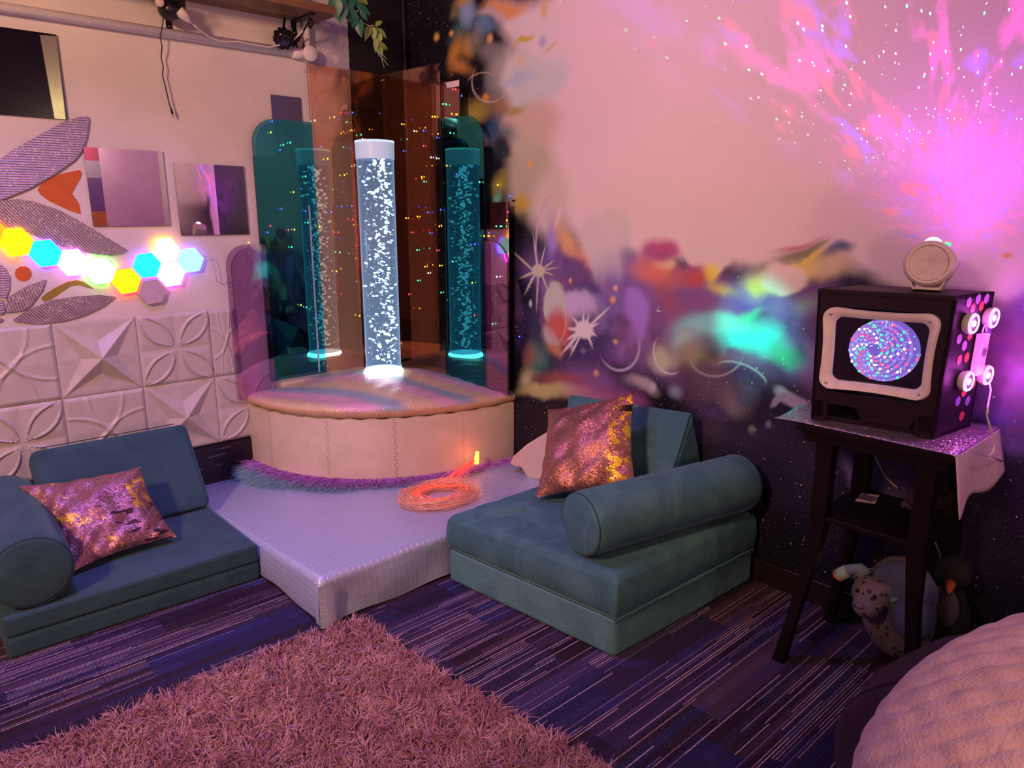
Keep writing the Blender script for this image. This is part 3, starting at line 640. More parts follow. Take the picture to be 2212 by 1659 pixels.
leaf_h = leaf_mat('silver_corrugated_foil', 0.0, (0.62, 0.52, 0.66, 1)); leaf_d = leaf_mat('silver_slanted_foil', 0.9, (0.56, 0.48, 0.58, 1)); leaf_v = leaf_mat('silver_upright_foil', 1.35, (0.56, 0.48, 0.60, 1))
def px_sheet(name, pix, x, th, mat, label, cat, group, edge=None):
    pts = [on_x(p, x) for p in pix]
    a = sum(pts[i][1] * pts[(i + 1) % len(pts)][2] - pts[(i + 1) % len(pts)][1] * pts[i][2] for i in range(len(pts)))
    if a > 0: pts = pts[::-1]
    return flat(name, pts, (th, 0, 0), mat, label, cat, group, edge)
G = 'silver foil leaves on the white wall'; dkedge = plain('burnt_leaf_edge', (0.05, 0.02, 0.04, 1), 0.6)
px_sheet('foil_leaf', [(-60, 400), (0, 345), (30, 322), (80, 295), (135, 264), (170, 253), (188, 251), (190, 262), (186, 295), (176, 325), (160, 345), (140, 360), (110, 380), (60, 408), (0, 432), (-60, 445)], 0.002, 0.012, leaf_h, 'large silver foil leaf pointing up right under the high square mirror', 'leaf decoration', G, dkedge)
px_sheet('foil_leaf', [(-50, 440), (0, 433), (40, 430), (75, 436), (130, 455), (180, 482), (230, 513), (275, 540), (262, 547), (240, 552), (212, 550), (185, 545), (140, 535), (90, 515), (40, 495), (-50, 480)], 0.002, 0.008, leaf_d, 'large silver foil leaf pointing down right above the row of hexagon lights', 'leaf decoration', G, dkedge)
px_sheet('foil_leaf', [(15, 648), (26, 637), (61, 617), (98, 604), (91, 626), (66, 660), (48, 671), (12, 675)], 0.002, 0.008, leaf_v, 'small silver foil leaf below the orange dot', 'leaf decoration', G, dkedge)
px_sheet('foil_leaf', [(28, 691), (61, 669), (114, 648), (169, 640), (215, 637), (249, 641), (220, 663), (177, 683), (131, 695), (86, 700), (34, 695)], 0.002, 0.008, leaf_d, 'long narrow silver foil leaf lying above the embossed star panel', 'leaf decoration', G, dkedge)
px_sheet('foil_leaf', [(-30, 556), (0, 571), (9, 578), (20, 598), (20, 620), (12, 646), (5, 641), (-30, 636)], 0.002, 0.008, leaf_h, 'silver foil leaf cut by the left edge of the photo, left of the orange dot', 'leaf decoration', G, dkedge)
px_sheet('foil_leaf', [(-30, 645), (4, 648), (11, 671), (5, 678), (-30, 684)], 0.002, 0.008, leaf_h, 'tip of a silver foil leaf at the left edge beside the small leaf', 'leaf decoration', G, dkedge)
px_sheet('foil_leaf', [(-24, 690), (0, 686), (7, 690), (0, 695), (-24, 698)], 0.002, 0.008, leaf_v, 'tiny dark tip of a foil leaf left of the long narrow leaf', 'leaf decoration', G, dkedge)
orange = plain('orange_matt_paint', (0.62, 0.13, 0.025, 1), 0.55, nscale=12); olive = plain('olive_paint', (0.30, 0.24, 0.03, 1), 0.55)
px_sheet('painted_shape', [(81, 410), (87, 400), (106, 386), (130, 376), (172, 367), (176, 372), (174, 384), (163, 403), (155, 418), (163, 429), (171, 441), (174, 462), (156, 457), (129, 445), (106, 434), (87, 420)], 0.001, 0.002, orange, 'orange fish-shaped cutout between the two large silver leaves', 'wall decoration', None, orange)
px_sheet('painted_shape', [(50 + 18 * math.cos(a), 591 + 16 * math.sin(a)) for a in np.linspace(0, 2 * PI, 28)[:-1]], 0.001, 0.002, orange, 'round orange dot under the yellow hexagon light', 'wall decoration', None, orange)
px_sheet('painted_shape', [(89, 646), (91, 641), (98, 635), (120, 621), (146, 609), (166, 605), (181, 609), (204, 624), (189, 621), (172, 615), (154, 617), (131, 632), (108, 648), (95, 651)], 0.001, 0.0015, olive, 'olive green curved brush stroke under the white hexagon lights', 'wall decoration', None, olive)

# ------------------------------------------------------------------ hexagon lights
HEX = [((-27, 497), (1.0, .35, .02), (1.0, .12, .01), 'orange hexagon light cut by the left edge of the photo'), ((35, 523), (1.0, .80, .01), (1.0, .28, .02), 'yellow hexagon light with orange rim at the left end of the row'),
       ((98, 547), (.02, .86, 1.0), (.25, .08, 1.0), 'cyan hexagon light, second whole one from the left'), ((158, 567), (1.0, .92, 1.0), (1.0, .12, .9), 'white hexagon light with pink rim in the left row'),
       ((218, 585), (.95, 1.0, .95), (.12, 1.0, .12), 'white hexagon light with green rim in the middle of the row'), ((273, 607), (1.0, .85, .01), (1.0, .05, .05), 'yellow hexagon light with red rim, lowest lit one'),
       ((317, 573), (.02, .90, 1.0), (.25, .08, 1.0), 'cyan hexagon light left of the top yellow-rimmed one'), ((358, 540), (1.0, 1.0, .92), (1.0, .38, .02), 'topmost hexagon light, white with yellow rim'),
       ((370, 592), (1.0, .95, 1.0), (1.0, .1, .8), 'white hexagon light with pink rim under the topmost one'), ((411, 562), (.35, 1.0, .95), (.18, .12, 1.0), 'pale cyan hexagon light at the right end'), ((329, 630), None, None, 'unlit lilac hexagon below the right cluster')]
hexR = 0.0678
for (p, c, rim, lab) in HEX:
    q = on_x(p, 0.02); a0 = math.radians(6)
    def ring(r, x): return [(x, q[1] + r * math.cos(a0 + k * PI / 3), q[2] + r * math.sin(a0 + k * PI / 3)) for k in range(6)]
    h = thing('hexagon_light', lab, 'wall light', (0.0, q[1], q[2] - hexR), 'hexagon wall lights')
    if c is None:
        mb_, mf_ = plain('hexagon_off_body', (0.5, 0.42, 0.52, 1), 0.5), plain('hexagon_off_face', (0.62, 0.50, 0.62, 1), 0.45)
    else:
        mb_, mf_ = emit('hexagon_rim_glow', (*rim, 1), 6.5), emit('hexagon_face_glow', (*c, 1), 1.7 if min(c) < 0.5 else 3.2)
    obj('body', MB().prism(ring(hexR, 0.001)[::-1], (0.020, 0, 0)), mb_, h, smooth=False)
    obj('diffuser', MB().prism(ring(hexR * 0.97, 0.0212)[::-1], (0.006, 0, 0)), mf_, h, smooth=False)
# thin lead from the last hexagon to the mirrors
lead = plain('pale_lead', (0.45, 0.38, 0.50, 1), 0.5)
pts = [on_x(p, 0.035) for p in [(437, 552), (458, 556), (465, 585), (468, 608), (482, 614), (500, 609), (520, 606), (530, 590), (534, 552), (537, 527)]]
tag(obj('light_lead', MB().tube(pts, 0.0016, 6), lead), 'thin pale lead looping from the cyan hexagon to the pink arched mirror', 'cable')

# ------------------------------------------------------------------ pipe, shelf, brackets
pipe_m = plain('white_pipe_paint', (0.86, 0.82, 0.84, 1), 0.4, bump=0.1, bscale=60)
pt = thing('water_pipe', 'white painted pipe running along the wall to a round junction cap', 'pipe', (0.03, -0.65, 2.335))
obj('run', MB().tube([(0.028, RY, 2.335), (0.028, -0.69, 2.335)], 0.021, 14), pipe_m, pt)
obj('riser', MB().tube([(0.026, -0.645, 2.36), (0.026, -0.645, RZ - 0.002)], 0.018, 14), pipe_m, pt)
obj('socket', MB().tube([(0.028, -0.74, 2.335), (0.028, -0.66, 2.335)], 0.027, 14), pipe_m, pt)
obj('cap', MB().lathe((0.0, -0.648, 2.338), (1, 0, 0), [(0, 0.036), (0.05, 0.036), (0.056, 0.040), (0.064, 0.040), (0.068, 0.036)], 28), pipe_m, pt)
t = NT('oiled_shelf_wood'); p = t.mapping(t.objc(), scale=(9, 1.2, 6)); wn = t.noise(p, 6, 5, 0.6, 1.2)
blk = t.white(t.vec(t.math('FLOOR', t.math('MULTIPLY', t.xyz(t.objc())[0], 24)), t.math('FLOOR', t.math('MULTIPLY', t.xyz(t.objc())[1], 2.3)), 1.0))
wood = t.bsdf(t.mix(blk, t.ramp(wn, [(0.25, (0.10, 0.042, 0.022, 1)), (0.7, (0.24, 0.115, 0.06, 1))]), t.ramp(wn, [(0.25, (0.20, 0.10, 0.05, 1)), (0.7, (0.36, 0.20, 0.11, 1))])), 0.5)
tag(obj('shelf_board', MB().box((0.0, -2.3, 2.497), (0.27, -0.585, 2.537)), wood, smooth=False, bevel=0.003), 'brown wooden shelf board above the pipe, top left', 'shelf')
iron = plain('black_iron', (0.012, 0.010, 0.012, 1), 0.45, 0.6)
def bracket(y, label):
    b = thing('shelf_bracket', label, 'bracket', (0.0, y, 2.36), 'black scroll shelf brackets')
    obj('wall_arm', MB().box((0.001, y - 0.014, 2.355), (0.007, y + 0.014, 2.496)), iron, b, smooth=False, bevel=0.002)
    obj('shelf_arm', MB().box((0.001, y - 0.014, 2.489), (0.225, y + 0.014, 2.4955)), iron, b, smooth=False, bevel=0.002)
    def scroll(c, r, a0, a1, n=18): return [(c[0] + (r * (1 - 0.5 * k / n)) * math.cos(a0 + (a1 - a0) * k / n), y, c[1] + (r * (1 - 0.5 * k / n)) * math.sin(a0 + (a1 - a0) * k / n)) for k in range(n + 1)]
    obj('scroll', MB().tube(scroll((0.032, 2.412), 0.020, -1.2, 4.2)[::-1] + [(0.05 + 0.125 * k / 8, y, 2.395 + 0.075 * k / 8) for k in range(9)] + scroll((0.185, 2.452), 0.026, 1.7, -3.6), 0.005, 8), iron, b)
    for (px_, pz_) in ((0.0065, 2.372), (0.0065, 2.44)): obj('screw', MB().lathe((px_, y, pz_), (1, 0, 0), [(0, 0.005), (0.002, 0.004)], 10), chrome, b)
    return b
bracket(-0.705, 'black scroll shelf bracket near the round pipe cap'); bracket(-1.344, 'black scroll shelf bracket half hidden by the plug adaptor')
# toothed black lamp head hanging beside the bracket
c = on_x((612, 80), 0.07); g = thing('lamp_head', 'black toothed round lamp head left of the bracket near the pipe cap', 'lamp', c)
prof = []
for k in range(40): prof.append((0.052 if (k // 2) % 2 == 0 else 0.045, 2 * PI * k / 40))
dirv = np.array([0.75, -0.35, -0.55]); dirv /= np.linalg.norm(dirv); uu = np.cross(dirv, [0, 0, 1.0]); uu /= np.linalg.norm(uu); ww = np.cross(dirv, uu)
obj('ring', MB().prism([c + r * (math.cos(a) * uu + math.sin(a) * ww) for r, a in prof], dirv * 0.035), iron, g, smooth=False)
obj('lens', MB().lathe(c + dirv * 0.036, dirv, [(0, 0.036), (0.004, 0.034), (0.006, 0.02)], 24), plain('dark_lens', (0.015, 0.012, 0.02, 1), 0.15), g)
obj('yoke', MB().tube([c - dirv * 0.0, (c[0] * 0.5, c[1] + 0.02, c[2] + 0.05), (0.04, c[1] + 0.03, 2.494)], 0.006, 8), iron, g)
# adaptor cluster
a = thing('plug_adaptor', 'black clip-on adaptor hanging under the shelf with a strap, top left', 'plug', (0.05, -1.31, 2.40))
cc = on_x((366, 22), 0.09)
obj('housing', MB().ball(cc, (0.055, 0.05, 0.045), 20, 12), plain('black_plastic', (0.010, 0.009, 0.014, 1), 0.35), a)
cc2 = on_x((388, 14), 0.10); obj('block', MB().box(cc2 - [0.02, 0.022, 0.028], cc2 + [0.02, 0.022, 0.028]), plain('black_plastic_block', (0.014, 0.012, 0.018, 1), 0.4), a, smooth=False, bevel=0.006)
obj('clamp', MB().tube([cc + [0, 0, 0.03], (0.09, cc[1], 2.4965)], 0.012, 10), iron, a)
obj('dial', MB().lathe(on_x((345, 5), 0.14), (1, -0.3, -0.2), [(0, 0.02), (0.008, 0.018)], 20), plain('pale_dial', (0.7, 0.6, 0.55, 1), 0.3), a)
wl = thing('white_extension_lead', 'white plug and lead sagging from the adaptor to the shelf bracket', 'cable', on_x((395, 28), 0.13))
white_pl = plain('white_plastic', (0.74, 0.70, 0.70, 1), 0.4)
pp = [on_x(p, 0.13) for p in [(386, 22), (394, 30), (402, 38)]]
obj('plug', MB().tube(pp + [on_x((408, 45), 0.12), on_x((414, 50), 0.12)], [0.022, 0.024, 0.020, 0.012, 0.006], 14), white_pl, wl)
cab = [((412, 48), .12), ((430, 64), .09), ((455, 82), .06), ((480, 90), .052), ((515, 90), .052), ((545, 96), .052), ((580, 102), .056), ((610, 96), .08), ((635, 85), .07), ((655, 66), .11), ((664, 48), .15), ((672, 34), .16)]
obj('lead', MB().tube([on_x(p, x) for p, x in cab], 0.0045, 8), white_pl, wl)
bl = thing('black_power_lead', 'black power lead hanging down the white wall with a jack plug', 'cable', on_x((350, 40), 0.03))
cab = [((362, 28), .08), ((353, 36), .05), ((350, 60), .045), ((346, 80), .05), ((350, 100), .04), ((348, 125), .03), ((353, 145), .03), ((351, 162), .03), ((358, 190), .03), ((366, 225), .03), ((369, 234), .03)]
blk_c = plain('black_cable', (0.008, 0.007, 0.010, 1), 0.4)
obj('lead', MB().tube([on_x(p, x) for p, x in cab], 0.0028, 8), blk_c, bl)
obj('jack', MB().tube([on_x((369, 233), .03), on_x((371, 240), .03), on_x((373, 247), .03)], [0.0035, 0.006, 0.005], 10), blk_c, bl)
obj('pin', MB().tube([on_x((373, 247), .03), on_x((375, 254), .03)], 0.0022, 8), chrome, bl)
# trailing plastic ivy
iv = thing('trailing_plant', 'green plastic trailing plant hanging from the end of the shelf', 'plant', on_x((740, 15), 0.26))
def leafmesh(mb, base, tip, wd, nrm, cup=0.25, mi=0):
    base, tip = np.array(base), np.array(tip); d = tip - base; L = np.linalg.norm(d); d = d / L; n = np.array(nrm, float); n -= d * (n @ d); n /= np.linalg.norm(n); s = np.cross(d, n); P = []
    for t_ in np.linspace(0, 1, 9):
        hw = wd * (math.sin(PI * min(1, t_ * 1.02) ** 0.75)) ** 0.9 * 0.5 + 0.0004; mid = base + d * L * t_ - n * L * 0.18 * t_ * t_
        P.append([mid + s * hw * k + n * hw * cup * abs(k) for k in (-1, -0.5, 0, 0.5, 1)])
    return mb.grid(P, mi)
dkl, lgl = MB(), MB()
for (b_, t_, wd, nn) in [((722, -6), (728, 40), .075, (1, -.6, -.2)), ((742, 4), (735, 48), .06, (1, -.4, -.1)), ((745, 12), (778, 62), .062, (1, -.8, -.1)), ((760, 20), (766, 60), .055, (.9, .2, -.2)), ((775, 38), (778, 80), .055, (.6, -1, .1)), ((720, -10), (748, 20), .08, (.9, -.5, -.4)), ((758, -14), (752, 26), .07, (1, .1, -.3)), ((770, 4), (800, 36), .04, (.3, -1, .2)), ((780, 20), (792, 46), .035, (.4, -1, .2))]:
    leafmesh(dkl, on_x(b_, .27), on_x(t_, .28), wd, nn)
for (b_, t_, wd, nn) in [((798, 55), (789, 86), .035, (1, -.5, .1)), ((806, 58), (808, 88), .036, (.8, -.6, .2)), ((812, 56), (826, 42), .028, (.8, -.8, .2)), ((815, 62), (838, 82), .032, (1, -.3, .2)), ((818, 70), (820, 96), .035, (1, -.5, 0)), ((812, 82), (812, 112), .030, (1, -.4, .1)), ((818, 95), (840, 106), .032, (1, -.6, .3)), ((820, 100), (826, 122), .026, (1, -.2, .1)), ((745, -12), (772, 6), .05, (.8, -.8, .1)), ((760, -8), (790, 2), .045, (.6, -.9, .3)), ((778, -6), (797, 10), .03, (.8, -.6, .3))]:
    leafmesh(lgl, on_x(b_, .25), on_x(t_, .255), wd, nn)
gl = NT('dark_plastic_leaf'); dk_leaf = gl.bsdf(gl.mix(gl.noise(gl.objc(), 30, 3), (0.012, 0.10, 0.055, 1), (0.05, 0.26, 0.16, 1)), 0.4)
gl = NT('lime_plastic_leaf'); lt_leaf = gl.bsdf(gl.mix(gl.noise(gl.objc(), 40, 3), (0.10, 0.30, 0.03, 1), (0.42, 0.62, 0.16, 1)), 0.45)
obj('dark_leaves', dkl, dk_leaf, iv)['label'] = 'dark glossy leaves'
obj('lime_leaves', lgl, lt_leaf, iv)['label'] = 'small lime green leaves'
st = MB()
for path in ([(738, -5), (765, 25), (785, 50), (800, 56), (812, 60)], [(808, 84), (812, 108), (824, 125), (830, 146)], [(810, 90), (816, 110), (830, 122), (836, 128)], [(814, 96), (818, 118), (832, 132), (838, 142)], [(798, 56), (806, 54), (815, 58), (812, 80), (810, 100)], [(770, 25), (782, 18), (790, 22)]):
    st.tube([on_x(p, .25) for p in path], 0.0022, 6)
obj('stems', st, plain('pale_green_stem', (0.50, 0.62, 0.36, 1), 0.5), iv)


# ------------------------------------------------------------------ quarter-round plinth
PX, PYr = 0.965, 1.120           # reach along the mural wall and along the left wall
def plinth_pt(th, k=1.0, z=0.0):
    """th 0 = along the mural wall, pi/2 = along the left wall"""
    ex = 2 / 2.25; c_, s_ = math.cos(th) ** ex, math.sin(th) ** ex
    return (max(0.004, 0.004 + PX * k * c_), min(-0.004, -0.004 - PYr * k * s_), z)
THS = np.linspace(0, PI / 2, 73)
plin = thing('corner_plinth', 'white quarter-round plinth in the corner with striped shiny padded top', 'plinth', (0.35, -0.45, 0.0))
outline = [(0.004, -0.004)] + [plinth_pt(th)[:2] for th in THS]
def plate(z0, z1, k):
    P = [(0.004, -0.004, z0)] + [plinth_pt(th, k, z0) for th in THS]; return MB().prism(P, (0, 0, z1 - z0))
wood_l = plain('raw_chipboard', (0.42, 0.24, 0.12, 1), 0.8, bump=0.3)
obj('core', plate(0.0, 0.128, 0.965), wood_l, plin, smooth=False)
obj('ledge', plate(0.128, 0.150, 0.992), wood_l, plin, smooth=False)
t = NT('cream_carpet_cladding'); p = t.objc()
clad = t.bsdf(t.mix(t.rng(t.noise(p, 5, 4), 0.35, 0.7), (0.74, 0.63, 0.47, 1), (0.84, 0.73, 0.56, 1)), 0.95, 0.0, t.bump(t.noise(p, 320, 3), 0.35, 0.003), Specular_IOR_Level=0.1)
m = MB(); P = []
for i, th in enumerate(np.linspace(0, PI / 2, 241)):
    z0 = 0.150 - 0.006 * math.sin(i * 0.9) * math.sin(i * 0.37) - 0.004 * abs(math.sin(i * 2.3)); z1 = 0.478 + 0.003 * math.sin(i * 0.35)
    o_ = plinth_pt(th, 1.0); n_ = plinth_pt(th, 0.985)
    P.append([(n_[0], n_[1], z0), (o_[0], o_[1], z0), (o_[0], o_[1], 0.166), (o_[0], o_[1], 0.32), (o_[0], o_[1], 0.46), (o_[0], o_[1], z1), (n_[0], n_[1], z1)])
m.grid(P); obj('cladding', m, clad, plin, auto=0.7)
seam_m = plain('dark_jigsaw_seam', (0.36, 0.25, 0.19, 1), 0.9)
def nearest_th(px, py, z):
    q = on_z((px, py), z); best = min(np.linspace(0.01, PI / 2 - 0.01, 400), key=lambda a: abs(math.atan2(-(q[1]), q[0]) - math.atan2(-plinth_pt(a)[1], plinth_pt(a)[0]))); return best
for (px, w_) in ((585, 0.6), (708, 0.7), (855, 1.0), (1000, 0.5)):
    best, th0 = 1e9, 0
    for a_ in np.linspace(0.02, PI / 2 - 0.02, 300):
        q = np.array(plinth_pt(a_, 1.0, 0.32)) - CAM; sx = CX + FPX * (q @ RGT) / (q @ FWD)
        if abs(sx - px) < best: best, th0 = abs(sx - px), a_
    pth = []; zz = 0.16; k = 0
    while zz < 0.475:
        d_ = 0.006 if k % 2 else -0.006
        for z_ in (zz, zz + 0.016): pth.append(plinth_pt(th0 + d_, 1.0012, z_))
        zz += 0.020; k += 1
    obj('jigsaw_seam', MB().tube(pth, 0.0009 * w_, 4), seam_m, plin)
# padded top
def top_z(x, y): return 0.532 + 0.102 * math.exp(-((x - 0.375) ** 2 + (y + 0.47) ** 2) / (2 * 0.30 ** 2))
m = MB(); P = []
for th in THS:
    row = []
    for k in np.linspace(0.0, 0.955, 40):
        x, y, _ = plinth_pt(th, k); row.append((x, y, top_z(x, y) + 0.0022 * math.sin(55 * x + 31 * y) * math.sin(18 * y) + 0.004 * math.sin(9 * x - 13 * y)))
    zt = row[-1][2]
    for a_ in np.linspace(0.15, PI, 12):
        x, y, _ = plinth_pt(th, 0.955 + 0.058 * math.sin(a_)); zc, hz = (zt + 0.474) / 2, (zt - 0.474) / 2
        row.append((x, y, zc + hz * math.cos(a_) + 0.0022 * math.sin(a_) * math.sin(th * 40)))
    P.append(row)
m.grid(P)
t = NT('iridescent_striped_vinyl'); p = t.pos(); q = t.xyz(p)
a1, a2 = on_z((682, 812), 0.57), on_z((915, 850), 0.55); d_ = a2 - a1; nn = np.array([-d_[1], d_[0]]) / math.hypot(d_[0], d_[1]); ph0 = float(a1[:2] @ nn)
sv = t.math('ADD', t.math('SUBTRACT', t.math('ADD', t.math('MULTIPLY', q[0], float(nn[0])), t.math('MULTIPLY', q[1], float(nn[1]))), ph0), t.math('MULTIPLY', t.math('SUBTRACT', t.noise(p, 3, 2), 0.5), 0.06))
fr = t.math('FRACT', t.math('ADD', t.math('DIVIDE', sv, 0.30 if nn[1] < 0 else -0.30), 0.10))
strp = t.ramp(fr, [(0.0, (0.27, 0.36, 0.40, 1)), (0.14, (0.30, 0.38, 0.42, 1)), (0.27, (0.62, 0.36, 0.44, 1)), (0.46, (0.60, 0.36, 0.42, 1)), (0.62, (0.60, 0.46, 0.26, 1)), (0.84, (0.60, 0.46, 0.28, 1)), (1.0, (0.27, 0.36, 0.40, 1))])
sc1 = t.vor(t.mapping(p, scale=(1, 1, 0.6)), 130)
strp = t.mix(t.math('LESS_THAN', q[2], 0.522), strp, t.mix(t.noise(p, 7, 2), (0.55, 0.34, 0.17, 1), (0.62, 0.42, 0.24, 1)))
vin = t.bsdf(t.mix(1.0, strp, (1.25, 1.25, 1.25, 1), 'MULTIPLY'), t.rng(t.noise(p, 9, 3), 0.3, 0.7, 0.26, 0.42), 0.10, t.bump(t.math('ADD', sc1, t.math('MULTIPLY', t.noise(t.mapping(p, scale=(3, 3, 16)), 7, 3), 1.3)), 0.35, 0.006))
obj('padded_top', m, vin, plin)
# fur trim
def fur(name, N, z0, z1, k, out, down, l0, l1, c, lab):
    th = rng.uniform(0, PI / 2, N); zf = rng.uniform(z0, z1, N)
    R0 = np.array([plinth_pt(a, k, z) for a, z in zip(th, zf)])
    nrm = np.array([[plinth_pt(a, 1.0)[0] / PX ** 2, plinth_pt(a, 1.0)[1] / PYr ** 2, 0] for a in th]); nrm /= np.linalg.norm(nrm, axis=1, keepdims=True)
    tang = np.stack([-nrm[:, 1], nrm[:, 0], 0 * nrm[:, 0]], 1)
    dr = nrm * out + tang * rng.normal(0.15, 0.30, (N, 1)) + np.array([0, 0, -down]) + rng.normal(0, 0.14, (N, 3))
    t = NT(name + '_fur'); m_ = t.bsdf(t.mix(t.noise(t.pos(), 14, 3), tuple(x * 0.65 for x in c) + (1,), (*c, 1)), 0.7, 0.0)
    fo = strands(name, R0, dr, rng.uniform(l0, l1, N), 0.0024, m_, plin, droop=0.14, nseg=4, bend=0.22, clip=True); fo['kind'] = 'stuff'; fo['label'] = lab
fur('fur_trim', 15000, 0.126, 0.160, 0.985, 0.78, 0.10, 0.075, 0.115, (0.72, 0.30, 0.86), 'purple upper fur')
fur('fur_fringe', 12000, 0.100, 0.135, 0.990, 0.95, 0.02, 0.115, 0.160, (0.42, 0.74, 0.84), 'teal lower fur')
obj('fur_backing', plate(0.03, 0.148, 0.985), plain('purple_fur_backing', (0.20, 0.10, 0.26, 1), 0.9), plin, smooth=False)

# ------------------------------------------------------------------ bubble tube
TBX, TBY, TB0, TB1 = 0.375, -0.470, 0.636, 1.872
tb = thing('bubble_tube', 'tall lit bubble tube column on the striped plinth top', 'bubble tube lamp', (TBX, TBY, TB0))
TR = 0.102
t = NT('clear_acrylic_tube'); tr = t.n('ShaderNodeBsdfTransparent'); tr.inputs[0].default_value = (0.93, 0.96, 1, 1); gl = t.n('ShaderNodeBsdfGlossy'); gl.inputs['Roughness'].default_value = 0.03
lw = t.n('ShaderNodeLayerWeight'); lw.inputs[0].default_value = 0.35; mx = t.n('ShaderNodeMixShader'); t.put(mx.inputs[0], t.math('MULTIPLY', lw.outputs['Facing'], 0.55)); t.put(mx.inputs[1], tr.outputs[0]); t.put(mx.inputs[2], gl.outputs[0]); acr = t.surf(mx.outputs[0])
obj('acrylic_tube', MB().lathe((TBX, TBY, TB0), (0, 0, 1), [(0, TR), (TB1 - TB0 - 0.005, TR)], 56, capa=False, capb=False), acr, tb)
t = NT('lit_water'); tr = t.n('ShaderNodeBsdfTransparent'); tr.inputs[0].default_value = (0.62, 0.74, 0.86, 1); em = t.n('ShaderNodeEmission'); lw = t.n('ShaderNodeLayerWeight'); lw.inputs[0].default_value = 0.5
hz = t.rng(t.xyz(t.objc())[2], 0.0, 1.2, 1.15, 0.8, False); e1 = t.math('ADD', 0.52, t.math('MULTIPLY', t.math('POWER', lw.outputs['Facing'], 3.0), 1.6))
em.inputs[0].default_value = (0.42, 0.60, 0.92, 1); t.put(em.inputs[1], t.math('MULTIPLY', e1, hz)); ad = t.n('ShaderNodeMixShader'); ad.inputs[0].default_value = 0.42; t.put(ad.inputs[1], tr.outputs[0]); t.put(ad.inputs[2], em.outputs[0])
water = t.surf(ad.outputs[0])
WT = 1.165
obj('water', MB().lathe((TBX, TBY, TB0 + 0.012), (0, 0, 1), [(0, TR - 0.004), (WT, TR - 0.004)], 56, capa=True, capb=True), water, tb, auto=0.6)
capm = NT('frosted_cap'); capm = capm.bsdf((0.50, 0.58, 0.74, 1), 0.35, 0.0, None, Emission_Color=(0.52, 0.72, 1.0, 1), Emission_Strength=0.42)
obj('cap', MB().lathe((TBX, TBY, TB1), (0, 0, 1), [(-0.085, TR + 0.0005), (-0.002, TR + 0.002), (0.0, TR)], 56, capa=False), capm, tb, auto=0.6)
obj('rim', MB().lathe((TBX, TBY, TB1), (0, 0, 1), [(0, TR + 0.0025), (0.008, TR + 0.0025), (0.010, TR)], 56), emit('lit_rim', (0.75, 0.86, 1, 1), 1.0), tb, auto=0.6)
obj('surface_ring', MB().lathe((TBX, TBY, TB0 + WT + 0.006), (0, 0, 1), [(0, TR - 0.003), (0.012, TR - 0.003)], 56, capa=False, capb=False), emit('lit_water_surface', (0.8, 0.93, 1, 1), 1.3), tb)
obj('light_base', MB().lathe((TBX, TBY, TB0 - 0.012), (0, 0, 1), [(0, TR + 0.012), (0.012, TR + 0.008), (0.02, TR + 0.001)], 48), emit('base_glow', (0.85, 0.95, 1, 1), 9.0), tb)
m = MB()
for i in range(300):
    z = TB0 + 0.04 + (WT - 0.05) * (i + rng.random()) / 300; sw = 0.034 + 0.022 * math.sin(z * 9); ang = 0.66
    if rng.random() < 0.62: x0, y0 = sw * math.cos(ang) + rng.normal(0, .022), sw * math.sin(ang) + rng.normal(0, .022)
    else: x0, y0 = rng.normal(0, .045), rng.normal(0, .045)
    r_ = math.hypot(x0, y0)
    if r_ > 0.084: x0, y0 = x0 * .084 / r_, y0 * .084 / r_
    r = rng.uniform(0.0035, 0.0095) * (1.25 if z > 1.6 else 1)
    tilt = np.array(Matrix.Rotation(rng.uniform(-.5, .5), 3, 'Y') @ Matrix.Rotation(rng.uniform(-.5, .5), 3, 'X'))
    m.ball((TBX + x0, TBY + y0, z), (r * rng.uniform(1, 1.7), r * rng.uniform(1, 1.5), r * rng.uniform(.5, .9)), 7, 5, 0, tilt)
for i in range(260):
    a_ = rng.uniform(0, 2 * PI); z = TB0 + 0.05 + (WT - 0.1) * rng.random(); r_ = 0.088 * math.sqrt(rng.random())
    q = np.array([TBX + r_ * math.cos(a_), TBY + r_ * math.sin(a_), z]); v_ = rng.normal(0, 1, 3); v_[2] += 0.6; v_ /= np.linalg.norm(v_); m.tube([q, q + v_ * rng.uniform(.006, .016)], 0.0008, 4)
m2 = obj('bubbles', m, emit('lit_bubbles', (0.88, 0.96, 1, 1), 3.0, False), tb); m2['kind'] = 'stuff'

